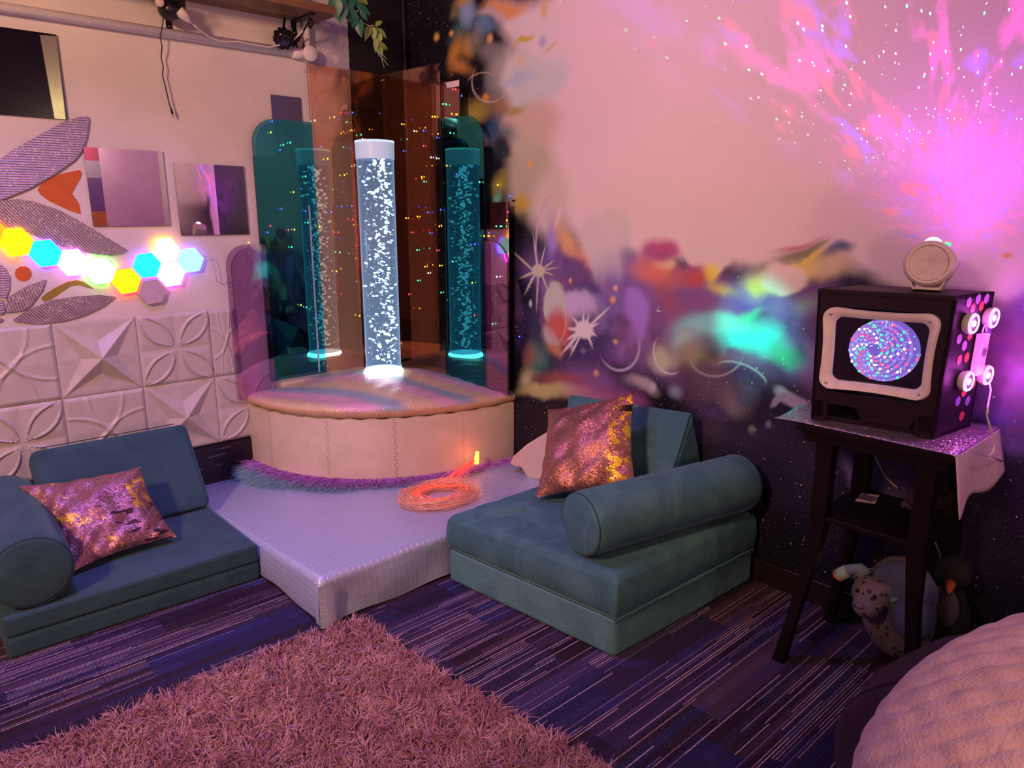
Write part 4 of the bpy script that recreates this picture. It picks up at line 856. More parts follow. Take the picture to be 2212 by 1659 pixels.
# ------------------------------------------------------------------ silver play mat (wedge, cut round the plinth)
def mat_z(x): return 0.070 + 0.122 * x / 1.60
m = MB(); P = []
for j, y in enumerate(np.concatenate([[-1.535] * 2, np.linspace(-1.53, -0.03, 76)])):
    row = []
    arc = [(plinth_pt(a, 1.0)[0], plinth_pt(a, 1.0)[1]) for a in THS]
    x0 = 0.012
    if y > -1.12: x0 = max([p_[0] for p_, p2 in zip(arc[:-1], arc[1:]) if (p_[1] - y) * (p2[1] - y) <= 0] + [0.012]) + 0.004
    yy = max(y, -1.530)
    for x in np.linspace(x0, 1.565, 44):
        w_ = 0.004 * math.sin(5 * x + 9 * yy) * math.sin(7 * yy) + 0.003 * math.sin(23 * yy + 4 * x) * math.exp(-((x - .45) / .3) ** 2)
        row.append((x, yy, mat_z(x) + w_))
    if j < 2:   # side hanging to the floor
        row = [(a_[0], -1.548 - 0.004 * math.sin(8 * a_[0]), 0.012 + 0.010 * math.sin(9 * a_[0]) ** 2) if j == 0 else (a_[0], -1.545, a_[2] - 0.022) for a_ in row]
    e = row[-1]
    for k in range(1, 6): a_ = PI / 2 * k / 5; row.append((e[0] + 0.030 * math.sin(a_), e[1], e[2] - 0.030 * (1 - math.cos(a_))))
    zb = row[-1][2]
    for k in range(1, 9):
        f_ = k / 8; row.append((1.597 + 0.010 * math.sin(f_ * 3) * math.sin(14 * yy) + 0.004 * f_, e[1], zb * (1 - f_) + 0.006 * f_ + 0.004 * math.sin(17 * yy) * f_))
    if j == 0: row = row[:44] + [(r_[0] if r_[0] > 1.57 else 1.57, -1.552, 0.012) for r_ in row[44:]]
    P.append(row)
m.grid(P)
t = NT('silver_crinkled_vinyl'); p = t.pos(); q = t.xyz(p); g_ = t.xyz(t.n('ShaderNodeNewGeometry').outputs['Normal'])
sid = t.math('LESS_THAN', q[1], -1.538)
u_ = t.mix(sid, t.vec(q[1], 0, 0), t.vec(t.math('ADD', q[2], 0.005), 0, 0)); u_ = t.math('ADD', t.xyz(u_)[0], t.math('MULTIPLY', t.math('SUBTRACT', t.noise(p, 4, 2), 0.5), 0.012))
fr = t.math('ABSOLUTE', t.math('SUBTRACT', t.math('FRACT', t.math('DIVIDE', u_, 0.027)), 0.5)); ln = t.rng(fr, 0.07, 0.03)
cr = t.math('ADD', t.math('MULTIPLY', t.noise(p, 14, 5, 0.6), 1.2), t.math('MULTIPLY', t.noise(t.mapping(p, scale=(6, 1, 6)), 26, 3), 0.35))
silver = t.bsdf(t.mix(ln, t.mix(t.noise(p, 3, 3), (0.45, 0.55, 0.78, 1), (0.53, 0.64, 0.88, 1)), (0.72, 0.74, 0.88, 1)), t.rng(t.noise(p, 40, 3), 0.3, 0.7, 0.28, 0.40), 0.30, t.bump(t.math('ADD', cr, t.math('MULTIPLY', ln, 0.5)), 0.5, 0.008))
tag(obj('play_mat', m, silver, loc=(0.9, -0.8, 0)), 'silver striped crinkled vinyl mat on the floor between the two couches', 'mat')
m = MB(); cpts = []
for k in range(15):
    f_ = k / 14; cpts.append([np.array([1.60 - 0.05 * f_ * 0 + 0.006, -1.552 + 0.075 * s_, 0.0]) for s_ in (0, 1)])
# folded flap at the front corner
flap = MB(); P = []
for i, y in enumerate(np.linspace(-1.552, -1.470, 9)):
    P.append([(1.606 + 0.022 * math.sin(PI * i / 8) * (1 - z_ / 0.2) + 0.004, y, z_) for z_ in np.linspace(0.004, 0.172 - 0.02 * (i / 8) ** 2, 10)])
flap.grid(P)
mo = bpy.data.objects['play_mat']; obj('corner_fold', flap, silver, mo)

# ------------------------------------------------------------------ fibre optic bundle
fb = thing('fibre_optic_bundle', 'coiled fibre optic strands glowing red on the silver mat', 'fibre optic light', (1.2, -0.68, mat_z(1.2)))
fm_a = NT('dull_fibre'); fm_a = fm_a.bsdf((0.85, 0.50, 0.36, 1), 0.25, 0.0, None, Emission_Color=(1.0, 0.20, 0.08, 1), Emission_Strength=0.10)
fm_b = NT('red_fibre'); fm_b = fm_b.bsdf((0.9, 0.2, 0.12, 1), 0.3, 0.0, None, Emission_Color=(1.0, 0.06, 0.03, 1), Emission_Strength=0.75)
c0 = np.array([1.205, -0.705]); ma, mb2 = MB(), MB()
for i in range(78):
    a0_, tot = rng.uniform(0, 2 * PI), rng.uniform(2.5, 6.3); rr_ = rng.uniform(0.115, 0.185); ec = c0 + rng.normal(0, .014, 2); zz = rng.uniform(0.006, 0.045); pth = []
    for k in range(26):
        a_ = a0_ + tot * k / 25; x, y = ec[0] + rr_ * 0.95 * math.cos(a_), ec[1] + rr_ * 1.05 * math.sin(a_); pth.append((x, y, mat_z(x) + 0.006 + zz + 0.008 * math.sin(3 * a_ + i)))
    (mb2 if i % 9 == 0 else ma).tube(pth, 0.0014, 4)
for i in range(30):   # inner brighter bundle
    a0_ = rng.uniform(1.6, 2.2); tot = rng.uniform(1.5, 3.2); rr_ = rng.uniform(0.085, 0.115); pth = []
    for k in range(18):
        a_ = a0_ + tot * k / 17; x, y = c0[0] + rr_ * math.cos(a_), c0[1] + rr_ * math.sin(a_); pth.append((x, y, mat_z(x) + 0.012 + 0.02 * rng.random() * 0.3 + 0.02))
    mb2.tube(pth, 0.0014, 4)
hd = np.array([1.035, -0.330, mat_z(1.035) + 0.085])
for i in range(26):
    e_ = np.array([c0[0] + 0.13 * math.cos(1.6 + i * 0.05) - 0.05, c0[1] + 0.16, 0]); e_ = e_ + np.array([rng.normal(0, .02), rng.normal(0, .02), 0]); e_[2] = mat_z(e_[0]) + 0.02
    mid = (hd + e_) / 2 + np.array([rng.normal(0, .012), rng.normal(0, .012), 0.018 + rng.normal(0, .008)]); pth = [(1 - s_) ** 2 * hd + 2 * s_ * (1 - s_) * mid + s_ * s_ * e_ for s_ in np.linspace(0, 1, 12)]
    mb2.tube(pth, 0.0014, 4)
q1 = obj('strands', ma, fm_a, fb); q1['kind'] = 'stuff'
q2 = obj('red_strands', mb2, fm_b, fb); q2['kind'] = 'stuff'; q2['label'] = 'bright red strands'
obj('ferrule', MB().tube([hd + [-.02, .02, .03], hd + [-.005, .005, .008], hd + [.012, -.014, -.016]], [0.010, 0.012, 0.014], 12), emit('orange_ferrule_glow', (1.0, 0.30, 0.03, 1), 7.0), fb)
lamp('fibre_glow', 'POINT', tuple(hd + [0.0, -0.03, 0.03]), 0.14, (1.0, 0.05, 0.03), 0.02)


# ------------------------------------------------------------------ foam couches
def velvet(name, c1, c2, dark):
    t = NT(name); p = t.objc()
    n = t.noise(p, 5.5, 5, 0.62, 0.6); n2 = t.noise(p, 1.8, 3)
    col = t.mix(t.rng(n, 0.42, 0.60), c1, c2); col = t.mix(t.rng(n2, 0.55, 0.75), col, dark)
    wr = t.noise(t.mapping(p, rot=(0.3, 0.2, 0.7), scale=(1.2, 2.2, 2.2)), 4, 4, 0.55, 0.8)
    b1 = t.bump(wr, 0.22, 0.030); q = t.n('ShaderNodeBump'); q.inputs['Strength'].default_value = 0.12; q.inputs['Distance'].default_value = 0.002; t.put(q.inputs['Height'], t.noise(p, 500, 2)); t.put(q.inputs['Normal'], b1)
    return t.bsdf(col, 0.9, 0.0, q.outputs[0], Sheen_Weight=0.35, Sheen_Roughness=0.4, Sheen_Tint=(0.35, 0.55, 0.75, 1), Specular_IOR_Level=0.15)
vel_l = velvet('navy_teal_velvet', (0.034, 0.084, 0.112, 1), (0.042, 0.100, 0.130, 1), (0.028, 0.070, 0.095, 1))
vel_r = velvet('deep_teal_velvet', (0.055, 0.165, 0.200, 1), (0.080, 0.215, 0.240, 1), (0.042, 0.130, 0.165, 1)); vel_b = velvet('brushed_teal_velvet', (0.11, 0.29, 0.30, 1), (0.085, 0.23, 0.25, 1), (0.13, 0.33, 0.33, 1))
pipe_c = plain('dark_teal_piping', (0.020, 0.045, 0.055, 1), 0.9)


def block(name, c, z0, z1, mat, label, cat, group, bev=0.018, pile=0.0):
    """upholstered foam slab on four floor corners"""
    m = MB().hexa([(x, y, z0) for x, y in c] + [(x, y, z1) for x, y in c])
    o = obj(name, m, mat, bevel=bev, seg=4, loc=(np.mean([q[0] for q in c]), np.mean([q[1] for q in c]), z0))
    sm = MB(); k = 0.0015; cx_, cy_ = np.mean([q[0] for q in c]), np.mean([q[1] for q in c])
    sm.tube([(x + k * np.sign(x - cx_) - 0.006 * np.sign(x - cx_), y + k * np.sign(y - cy_) - 0.006 * np.sign(y - cy_), z1 - 0.006) for x, y in c], 0.0022, 6, closed=True)
    obj('piping', sm, pipe_c, o)
    return tag(o, label, cat, group)


def roll(name, a, b, r, mat, label, group):
    a, b = np.array(a, float), np.array(b, float); L = np.linalg.norm(b - a)
    prof = [(0.0, r * 0.3), (0.0, r * 0.86), (0.006, r * 0.96), (0.020, r)] + [(0.02 + (L - 0.04) * k / 10, r * (1 + 0.006 * math.sin(k * 2.1))) for k in range(1, 10)] + [(L - 0.020, r), (L - 0.006, r * 0.96), (L, r * 0.86), (L, r * 0.3)]
    o = obj(name, MB().lathe(a, b - a, prof, 56), mat, loc=tuple((a + b) / 2 - [0, 0, r]), auto=0.9)
    d = (b - a) / L; u = np.cross(d, [0, 0, 1.0]); u /= np.linalg.norm(u); w_ = np.cross(d, u)
    for q in (a + d * 0.007, b - d * 0.007):
        obj('seam', MB().tube([q + r * 0.968 * (math.cos(t_) * u + math.sin(t_) * w_) for t_ in np.linspace(0, 2 * PI, 49)[:-1]], 0.0022, 6, closed=True), pipe_c, o)
    return tag(o, label, 'bolster cushion', group)


GR, GL = 'foam pieces of the right couch', 'foam pieces of the left couch'
rc = [(1.633, -0.974), (2.458, -0.885), (2.486, -0.035), (1.661, -0.124)]
slab_r = block('foam_slab', rc, 0.001, 0.153, vel_b, 'lower teal velvet foam slab of the right couch, on the carpet', 'foam slab', GR)
seat = MB(); P = []
ZT = 0.312
# upper slab: a cushion with soft creases
A, B, C_, D = [np.array(q) for q in rc]
def seat_pt(u, v): return A * (1 - u) * (1 - v) + B * u * (1 - v) + C_ * u * v + D * (1 - u) * v
N = 120
def crease(u, v):
    h = 0.0
    for (x0, y0, x1, y1, wd, am) in ((.10, .03, .26, .38, .016, .010), (.30, .01, .42, .20, .012, .008), (.02, .16, .14, .45, .018, .007), (.34, .16, .60, .26, .013, .007), (.52, .01, .56, .20, .011, .006), (.18, .5, .34, .8, .024, .007), (.16, .02, .20, .14, .010, .006), (.40, .02, .38, .16, .010, .006), (.62, .02, .70, .12, .012, .005)):
        dx, dy = x1 - x0, y1 - y0; t_ = max(0, min(1, ((u - x0) * dx + (v - y0) * dy) / (dx * dx + dy * dy))); d_ = math.hypot(u - x0 - t_ * dx, v - y0 - t_ * dy)
        h += 1.9 * am * (math.exp(-(d_ / wd) ** 2) - 0.55 * math.exp(-((d_ - wd * 1.4) / wd) ** 2)) * math.sin(PI * min(1, max(0.08, t_)))
    return h
rows = []
for i in range(N + 1):
    row = []
    for j in range(N + 1):
        u, v = i / N, j / N; q = seat_pt(u, v); e = min(u, 1 - u, v, 1 - v) * 0.84
        drop = 0.028 * max(0, 1 - e / 0.03) ** 2.2
        row.append((q[0], q[1], ZT + crease(u, v) - drop - 0.014 * (1 - u) * (1 - v) * 0.8))
    rows.append(row)
seat.grid(rows)
ring = [rows[i][0] for i in range(N)] + [rows[N][j] for j in range(N)] + [rows[i][N] for i in range(N, 0, -1)] + [rows[0][j] for j in range(N, 0, -1)]
cxy = np.mean(np.array(rc), 0); sk = []
for q in ring:
    d_ = np.array([q[0], q[1]]) - cxy; d_ = d_ / np.linalg.norm(d_); col_ = [q]
    for f_ in (0.06, 0.2, 0.4, 0.6, 0.8, 0.94, 1.0):
        z = q[2] + (0.155 - q[2]) * f_; bl_ = 0.008 * math.sin(PI * f_) - 0.012 * max(0, f_ - 0.9) * 10 * 0.5
        col_.append((q[0] + d_[0] * bl_, q[1] + d_[1] * bl_, z))
    sk.append(col_)
seat.grid(sk, closed_u=True); seat.add([c_[-1] for c_ in sk], [tuple(range(len(sk)))])
so = obj('foam_slab', seat, vel_r, loc=(*cxy, 0.155)); tag(so, 'upper creased teal velvet foam slab of the right couch, under the rose pillow', 'foam slab', GR)
# open zip flap along the side of the slabs
fl = MB(); P = []
for k in range(25):
    f_ = k / 24; q = B * (1 - f_) + C_ * f_; s_ = math.sin(PI * f_) ** 0.5 * (0.35 + 0.65 * f_)
    P.append([(q[0] - 0.004, q[1], 0.150), (q[0] + 0.010 * s_ + 0.002, q[1], 0.154 + 0.016 * s_), (q[0] + 0.014 * s_ + 0.002, q[1], 0.147 + 0.004 * s_), (q[0] + 0.002, q[1], 0.132)])
fl.grid(P); obj('flap', fl, vel_r, slab_r)
wx0, wx1 = 1.49, 2.20
sec0 = [(-0.285, 0.318), (-0.015, 0.318), (-0.015, 0.44), (-0.105, 0.642)]; sec1 = [(-0.285, 0.318), (-0.015, 0.318), (-0.015, 0.455), (-0.102, 0.690)]
v = [(1.545 if z < 0.4 else wx0, y, z) for y, z in sec0] + [(wx1 + (0.005 if z < .4 else 0), y, z) for y, z in sec1]
m = MB().add(v, [(3, 2, 1, 0), (4, 5, 6, 7), (0, 1, 5, 4), (1, 2, 6, 5), (2, 3, 7, 6), (3, 0, 4, 7)])
o = obj('back_wedge', m, vel_r, bevel=0.014, seg=4, loc=(1.85, -0.15, 0.318)); tag(o, 'teal velvet triangular back cushion leaning on the mural wall, behind the rose pillow', 'back cushion', GR)
obj('seam', MB().tube([(2.197, -0.282, 0.325), (2.1965, -0.198, 0.50), (2.194, -0.112, 0.680)], 0.0025, 6), pipe_c, o)
roll('bolster', (2.268, -0.872, 0.435), (2.425, -0.068, 0.435), 0.1155, vel_r, 'teal velvet round bolster along the right side of the right couch', GR)
# left couch: thin folded slabs
lc = [(0.235, -2.445), (1.066, -2.443), (1.088, -1.556), (0.235, -1.560)]
block('foam_slab', lc, 0.001, 0.078, vel_l, 'lower dark blue velvet slab of the left couch, on the carpet', 'foam slab', GL, 0.014)
block('foam_slab', lc, 0.079, 0.156, vel_l, 'upper dark blue velvet slab of the left couch, under the pink sequin pillow', 'foam slab', GL, 0.014)
bt, bb_ = (0.275, 0.515), (0.565, 0.162)
nx, nz = -(bt[1] - bb_[1]), (bt[0] - bb_[0]); ln_ = math.hypot(nx, nz); nx, nz = nx / ln_ * 0.135, nz / ln_ * 0.135
yl, yr = -2.200, -1.545
v = [(bb_[0], yl, bb_[1]), (bb_[0], yr, bb_[1]), (bt[0], yr + 0.006, bt[1]), (bt[0], yl + 0.004, bt[1])]
v2 = [(max(0.03, x + nx), y, max(0.160, z + nz)) for x, y, z in v]
o = obj('back_cushion', MB().hexa(v + v2), vel_l, bevel=0.035, seg=5, loc=(0.4, -1.87, 0.16)); tag(o, 'dark blue velvet back cushion leaning against the embossed panels', 'back cushion', GL)
obj('seam', MB().tube([(bt[0] - 0.012, yl + 0.05, bt[1] - 0.006), (bt[0] - 0.012, yr - 0.05, bt[1] - 0.006)], 0.0022, 6), pipe_c, o)
roll('bolster', (1.055, -2.335, 0.288), (0.25, -2.300, 0.288), 0.130, vel_l, 'dark blue velvet round bolster on the left couch, cut by the left edge', GL)

# ------------------------------------------------------------------ sequin pillows
def sequin(name, base, alt, alt2, mode):
    t = NT(name); p = t.objc(); q = t.xyz(p)
    v = t.n('ShaderNodeTexVoronoi'); t.put(v.inputs['Vector'], t.mapping(p, scale=(1, 1, 1.6))); v.inputs['Scale'].default_value = 210
    jit = t.vm('SUBTRACT', v.outputs['Color'], (0.5, 0.5, 0.5)); n1 = t.noise(p, 7, 4, 0.6, 0.5); n2 = t.noise(t.mapping(p, loc=(3, 1, 2)), 5, 4, 0.6)
    if mode == 'right':
        gold = t.math('MULTIPLY', t.rng(t.math('ADD', q[0], t.math('MULTIPLY', q[2], 0.43)), 0.13, 0.16), t.rng(t.math('ADD', q[0], t.math('MULTIPLY', q[2], 0.43)), 0.225, 0.20)); gold = t.math('MULTIPLY', gold, t.math('GREATER_THAN', t.noise(p, 34, 3), 0.53))
        dk = t.math('MULTIPLY', t.math('MULTIPLY', t.rng(q[0], 0.06, 0.12), t.rng(q[2], 0.10, 0.15)), t.math('GREATER_THAN', t.noise(t.mapping(p, rot=(0, 0.25, 0), scale=(2.5, 2.5, 26)), 2.0, 2), 0.58))
    else:
        gold = t.math('MULTIPLY', t.rng(n1, 0.54, 0.60), t.math('GREATER_THAN', t.noise(p, 30, 3), 0.47))
        dk = t.math('MULTIPLY', t.rng(n2, 0.60, 0.64), t.math('GREATER_THAN', t.noise(t.mapping(p, scale=(3, 3, 20)), 2.4, 2), 0.52))
    col = t.mix(gold, t.mix(t.math('MULTIPLY', t.xyz(v.outputs['Color'])[1], 0.5), base, tuple(c * 0.6 for c in base[:3]) + (1,)), alt); col = t.mix(dk, col, alt2)
    nm = t.vm('NORMALIZE', t.vm('ADD', t.n('ShaderNodeNewGeometry').outputs['Normal'], t.vm('ADD', t.vm('SCALE', jit, scale=0.42), t.vm('SCALE', t.vm('SUBTRACT', t.noise(p, 11, 3, col=True), (0.5, 0.5, 0.5)), scale=0.9))))
    return t.bsdf(col, t.mix(dk, (0.42, 0.42, 0.42, 1), (0.6, 0.6, 0.6, 1)), 0.75, nm)


def pillow(name, TL, TR, BR, BL, th, mat, label, backmat=None, pinch=0.05):
    TL, TR, BR, BL = [np.array(q, float) for q in (TL, TR, BR, BL)]; n = np.cross(TR - TL, BL - TL); n /= np.linalg.norm(n)
    if n @ (CAM - TL) < 0: n = -n
    N = 44; m = MB()
    def pt(u, v, s):
        a, b = 2 * u - 1, 2 * v - 1
        uu = u + (-a) * pinch * (1 - b * b) * a * a; vv = v + (-b) * pinch * (1 - a * a) * b * b
        q = TL * (1 - uu) * (1 - vv) + TR * uu * (1 - vv) + BR * uu * vv + BL * (1 - uu) * vv
        h = th * max(0, (1 - abs(a) ** 2.4)) ** 0.55 * max(0, (1 - abs(b) ** 2.4)) ** 0.55
        wr = 0.006 * math.sin(9 * a + 5 * b) * math.sin(6 * b - 2 * a) + 0.004 * math.sin(17 * (a + b)) * (a * a + b * b)
        return q + n * (s * h + wr * min(1, h / th * 2))
    for s in (1, -1): m.grid([[pt(i / N, j / N, s) for j in range(N + 1)] for i in range(N + 1)], 0 if s > 0 else 1)
    o = obj(name, m, [mat, backmat or mat], loc=tuple((TL + TR + BR + BL) / 4)); return tag(o, label, 'pillow', 'sequin pillows')
tex_l = sequin('pink_gold_sequins', (0.40, 0.18, 0.21, 1), (0.85, 0.50, 0.08, 1), (0.05, 0.02, 0.03, 1), 'left'); tex_r = sequin('rose_copper_sequins', (0.46, 0.20, 0.165, 1), (0.95, 0.60, 0.05, 1), (0.03, 0.012, 0.012, 1), 'right')
pillow('sequin_pillow', on_z((40, 1050), 0.425), on_z((303, 1008), 0.435), on_z((382, 1160), 0.185), on_z((156, 1236), 0.175), 0.055, tex_l, 'pink and gold sequin pillow lying on the left couch')
pillow('sequin_pillow', on_y((1183, 884), -0.330), on_y((1371, 846), -0.245), on_y((1376, 1060), -0.430), on_z((1156, 1076), 0.325), 0.060, tex_r, 'rose copper sequin pillow propped up on the right couch')
# cream fluffy foam piece between plinth and couch
t = NT('cream_fleece'); p = t.objc(); fleece = t.bsdf(t.mix(t.noise(p, 12, 4), (0.70, 0.58, 0.46, 1), (0.80, 0.70, 0.58, 1)), 0.95, 0.0, t.bump(t.noise(p, 160, 4), 0.5, 0.006), Sheen_Weight=0.3)
fz = 0.155
pts = [on_y(q, -0.20) for q in [(1098, 1000), (1108, 984), (1135, 960), (1178, 934), (1215, 925), (1215, 1040), (1150, 1046), (1137, 1040), (1125, 1012), (1108, 1008)]]
pts = [np.array((p_[0], p_[1], max(p_[2], 0.165))) for p_ in pts]
tag(obj('fleece_cushion', MB().prism(pts, (0, 0.15, 0)), fleece, bevel=0.016, seg=3, loc=(1.3, -0.15, fz)), 'cream fleece cushion wedged between the plinth and the right couch', 'cushion')

# ------------------------------------------------------------------ side table, cloth
tx0, tx1, ty0, ty1, TZ = 2.822, 3.277, -0.460, -0.050, 0.850
dark_wood = plain('very_dark_stained_wood', (0.009, 0.005, 0.008, 1), 0.4, bump=0.15, bscale=50, Specular_IOR_Level=0.2)
tab = thing('side_table', 'tall dark wooden side table with a shelf carrying the cabinet', 'table', (3.05, -0.25, 0.0))
obj('table_top', MB().box((tx0, ty0, TZ - 0.022), (tx1, ty1, TZ)).box((tx0 + 0.012, ty0 + 0.012, TZ - 0.036), (tx1 - 0.012, ty1 - 0.012, TZ - 0.022)).box((tx0 + 0.02, ty0 + 0.02, TZ - 0.058), (tx1 - 0.02, ty1 - 0.02, TZ - 0.036)), dark_wood, tab, smooth=False, bevel=0.003)
for (x, y, sx, sy) in ((2.905, -0.40, -1, -1), (3.205, -0.40, 1, -1), (2.905, -0.095, -1, 0.15), (3.205, -0.095, 1, 0.15)):
    prof = [(0.792, 0, 0.026), (0.66, 0, 0.024), (0.58, 0.0, 0.026), (0.50, 0.0, 0.024), (0.36, 0.012, 0.019), (0.16, 0.040, 0.017), (0.001, 0.062, 0.019)]; P = []
    for (z, k, r) in prof: P.append([(x + sx * k + a * r, y + sy * k + b * r, z) for a, b in ((-1, -1), (1, -1), (1, 1), (-1, 1), (-1, -1))])
    obj('leg', MB().grid(P).add([P[-1][k] for k in range(4)], [(0, 1, 2, 3)]), dark_wood, tab, smooth=False, bevel=0.004)
obj('shelf', MB().box((2.885, -0.420, 0.528), (3.225, -0.070, 0.546)), dark_wood, tab, smooth=False, bevel=0.003)
t = NT('holographic_cloth'); p = t.objc(); v = t.n('ShaderNodeTexVoronoi'); t.put(v.inputs['Vector'], p); v.inputs['Scale'].default_value = 330
hu = t.n('ShaderNodeHueSaturation'); t.put(hu.inputs['Hue'], t.xyz(v.outputs['Color'])[0]); hu.inputs['Color'].default_value = (0.9, 0.25, 0.45, 1); hu.inputs['Saturation'].default_value = 1.1
jit = t.vm('SUBTRACT', v.outputs['Color'], (0.5, 0.5, 0.5)); nm = t.vm('NORMALIZE', t.vm('ADD', t.n('ShaderNodeNewGeometry').outputs['Normal'], t.vm('SCALE', jit, scale=0.75)))
holo = t.bsdf(t.mix(0.5, (0.42, 0.30, 0.48, 1), hu.outputs[0]), 0.28, 0.8, nm)
back_w = plain('white_cloth_backing', (0.62, 0.48, 0.62, 1), 0.7)
m = MB(); P = []
for i, y in enumerate(np.linspace(ty0 - 0.002, ty1, 16)):
    row = []
    wv = 0.004 * math.sin(i * 1.1)
    for x in np.linspace(tx0 - 0.075, tx1 - 0.004, 30): row.append((x, y, TZ + 0.004 + (0.014 * ((tx0 - x) / 0.075) if x < tx0 else 0) * math.sin(i * 0.7 + 0.6) * -0.5 + 0.0012 * math.sin(x * 60) * math.sin(i)))
    for k in range(1, 6): a_ = PI / 2 * k / 5; row.append((tx1 - 0.004 + 0.012 * math.sin(a_), y, TZ + 0.004 - 0.012 * (1 - math.cos(a_))))
    Ld = 0.165 - 0.03 * (i / 15) + 0.012 * math.sin(i * 0.8)
    for k in range(1, 13): f_ = k / 12; row.append((tx1 + 0.008 + 0.012 * f_ * math.sin(2 + i * 0.45) + 0.02 * f_, y + 0.015 * f_ * (1 if i > 8 else -1) * 0.4, TZ - 0.008 - Ld * f_))
    P.append(row)
m.grid(P)
for k_, f_ in enumerate(m.f): m.m[k_] = 0 if max(m.v[q][0] for q in f_) < tx1 + 0.006 else 1
clo = obj('holographic_cloth', m, [holo, back_w], loc=(3.05, -0.25, TZ)); tag(clo, 'glittering holographic cloth over the side table, hanging down its right end', 'tablecloth')
so_ = clo.modifiers.new('thick', 'SOLIDIFY'); so_.thickness = 0.0012; so_.offset = 1

# ------------------------------------------------------------------ cabinet that looks like an old television
ZB = TZ + 0.0065
bl_, br_ = on_z((1751, 905), ZB), on_z((2015, 948), ZB); tn = np.array([-(br_ - bl_)[1], (br_ - bl_)[0], 0]); tn /= np.linalg.norm(tn)
tl_, tr_ = on_plane((1767, 627), bl_, tn), on_plane((2069, 636), bl_, tn); zt_ = (tl_[2] + tr_[2]) / 2; tl_[2] = tr_[2] = zt_
DEP = 0.232
fn_ = tn.copy(); tn = np.array([0.13, 0.99, 0.0]); tn /= np.linalg.norm(tn)   # the box stands a little askew
def TV(u, v, d=0.0):
    """u across, v up the front, d into the cabinet"""
    return bl_ * (1 - u) * (1 - v) + br_ * u * (1 - v) + tr_ * u * v + tl_ * (1 - u) * v + tn * d
def tv_uv(px, py, d=0.0):
    u, v = 0.5, 0.5
    for _ in range(25):
        q = on_plane((px, py), bl_ + tn * d, fn_) - TV(u, v, d); e = 1e-3; Ju = (TV(u + e, v, d) - TV(u, v, d)) / e; Jv = (TV(u, v + e, d) - TV(u, v, d)) / e
        s_ = np.linalg.lstsq(np.stack([Ju, Jv], 1), q, rcond=None)[0]; u += s_[0]; v += s_[1]
    return u, v
tv_black = plain('black_painted_board', (0.014, 0.006, 0.017, 1), 0.5, nscale=8, namp=0.25, bump=0.08, bscale=60, Specular_IOR_Level=0.2)
cab_ = thing('tv_cabinet', 'black home-made television cabinet with white frame round a glowing coil', 'cabinet', TV(0.5, 0.0, 0.11))
# screen opening outline
sc = [tv_uv(*q) for q in [(1796, 672), (1808, 671), (2008, 684), (2021, 697), (2020, 720), (2012, 840), (2002, 851), (1990, 850), (1800, 832), (1789, 818), (1790, 800), (1794, 685)]]
u0_, u1_, v0_, v1_ = 0.135, 0.850, 0.235, 0.875
m = MB(); wt = 0.012
m.hexa([TV(0, 0, DEP - wt), TV(1, 0, DEP - wt), TV(1, 0, DEP), TV(0, 0, DEP), TV(0, 1, DEP - wt), TV(1, 1, DEP - wt), TV(1, 1, DEP), TV(0, 1, DEP)])
def board(u0, u1, v0, v1, d0, d1): m.hexa([TV(u0, v0, d0), TV(u1, v0, d0), TV(u1, v0, d1), TV(u0, v0, d1), TV(u0, v1, d0), TV(u1, v1, d0), TV(u1, v1, d1), TV(u0, v1, d1)])
board(0, 0.03, 0, 1, 0, DEP); board(0.97, 1, 0, 1, 0, DEP); board(0, 1, 0.97, 1, -0.004, DEP); board(0, 1, 0, 0.03, 0.03, DEP)
board(0, u0_, 0.03, 1, 0, wt); board(u1_, 1, 0.03, 1, 0, wt); board(u0_, u1_, v1_, 1, 0, wt)
board(u0_, u1_, 0.14, v0_, 0, wt); board(0.0, 0.11, 0.0, 0.16, 0, wt); board(0.86, 1.0, 0.0, 0.16, 0, wt)
bx = obj('box', m, tv_black, cab_, smooth=False, bevel=0.0015)
# lower slot flap
obj('slot_panel', MB().hexa([TV(0.43, 0.045, 0.004), TV(0.80, 0.045, 0.004), TV(0.80, 0.045, 0.009), TV(0.43, 0.045, 0.009), TV(0.36, 0.145, 0.002), TV(0.86, 0.140, 0.002), TV(0.86, 0.140, 0.007), TV(0.36, 0.145, 0.007)]), tv_black, cab_, smooth=False)
# white bezel, pincushion outline
def rr(cx_, cy_, hw, hh, r, pin, n=15):
    out = []
    for (sx, sy, a0_) in ((1, 1, 0), (-1, 1, PI / 2), (-1, -1, PI), (1, -1, 1.5 * PI)):
        for k in range(n):
            a_ = a0_ + PI / 2 * k / (n - 1); out.append((cx_ + sx * (hw - r) + r * math.cos(a_), cy_ + sy * (hh - r) + r * math.sin(a_)))
        # next edge
    res = []
    M_ = len(out)
    for i in range(M_):
        p0, p1 = np.array(out[i]), np.array(out[(i + 1) % M_]); L = np.linalg.norm(p1 - p0); k_ = max(1, int(L / 0.02))
        for s_ in range(k_): res.append(p0 + (p1 - p0) * s_ / k_)
    fin = []
    for (x, y) in res:
        dx, dy = (x - cx_) / hw, (y - cy_) / hh; fin.append((x - math.copysign(pin * hw * (1 - min(1, abs(dy) / 0.85) ** 2) * (abs(dx) > 0.6), dx), y - math.copysign(pin * 1.1 * hh * (1 - min(1, abs(dx) / 0.85) ** 2) * (abs(dy) > 0.6), dy)))
    return fin
Wm, Hm = np.linalg.norm(br_ - bl_), zt_ - ZB
bez_c = [(0, 0)] * 4
cb = [tv_uv(*q) for q in [(1778, 656), (2040, 672), (2008, 872), (1772, 845)]]
cu, cv = np.mean([q[0] for q in cb]), np.mean([q[1] for q in cb])
outer = rr(0, 0, 0.158, 0.131, 0.042, 0.050); inner = rr(0, 0, 0.128, 0.100, 0.026, 0.012)
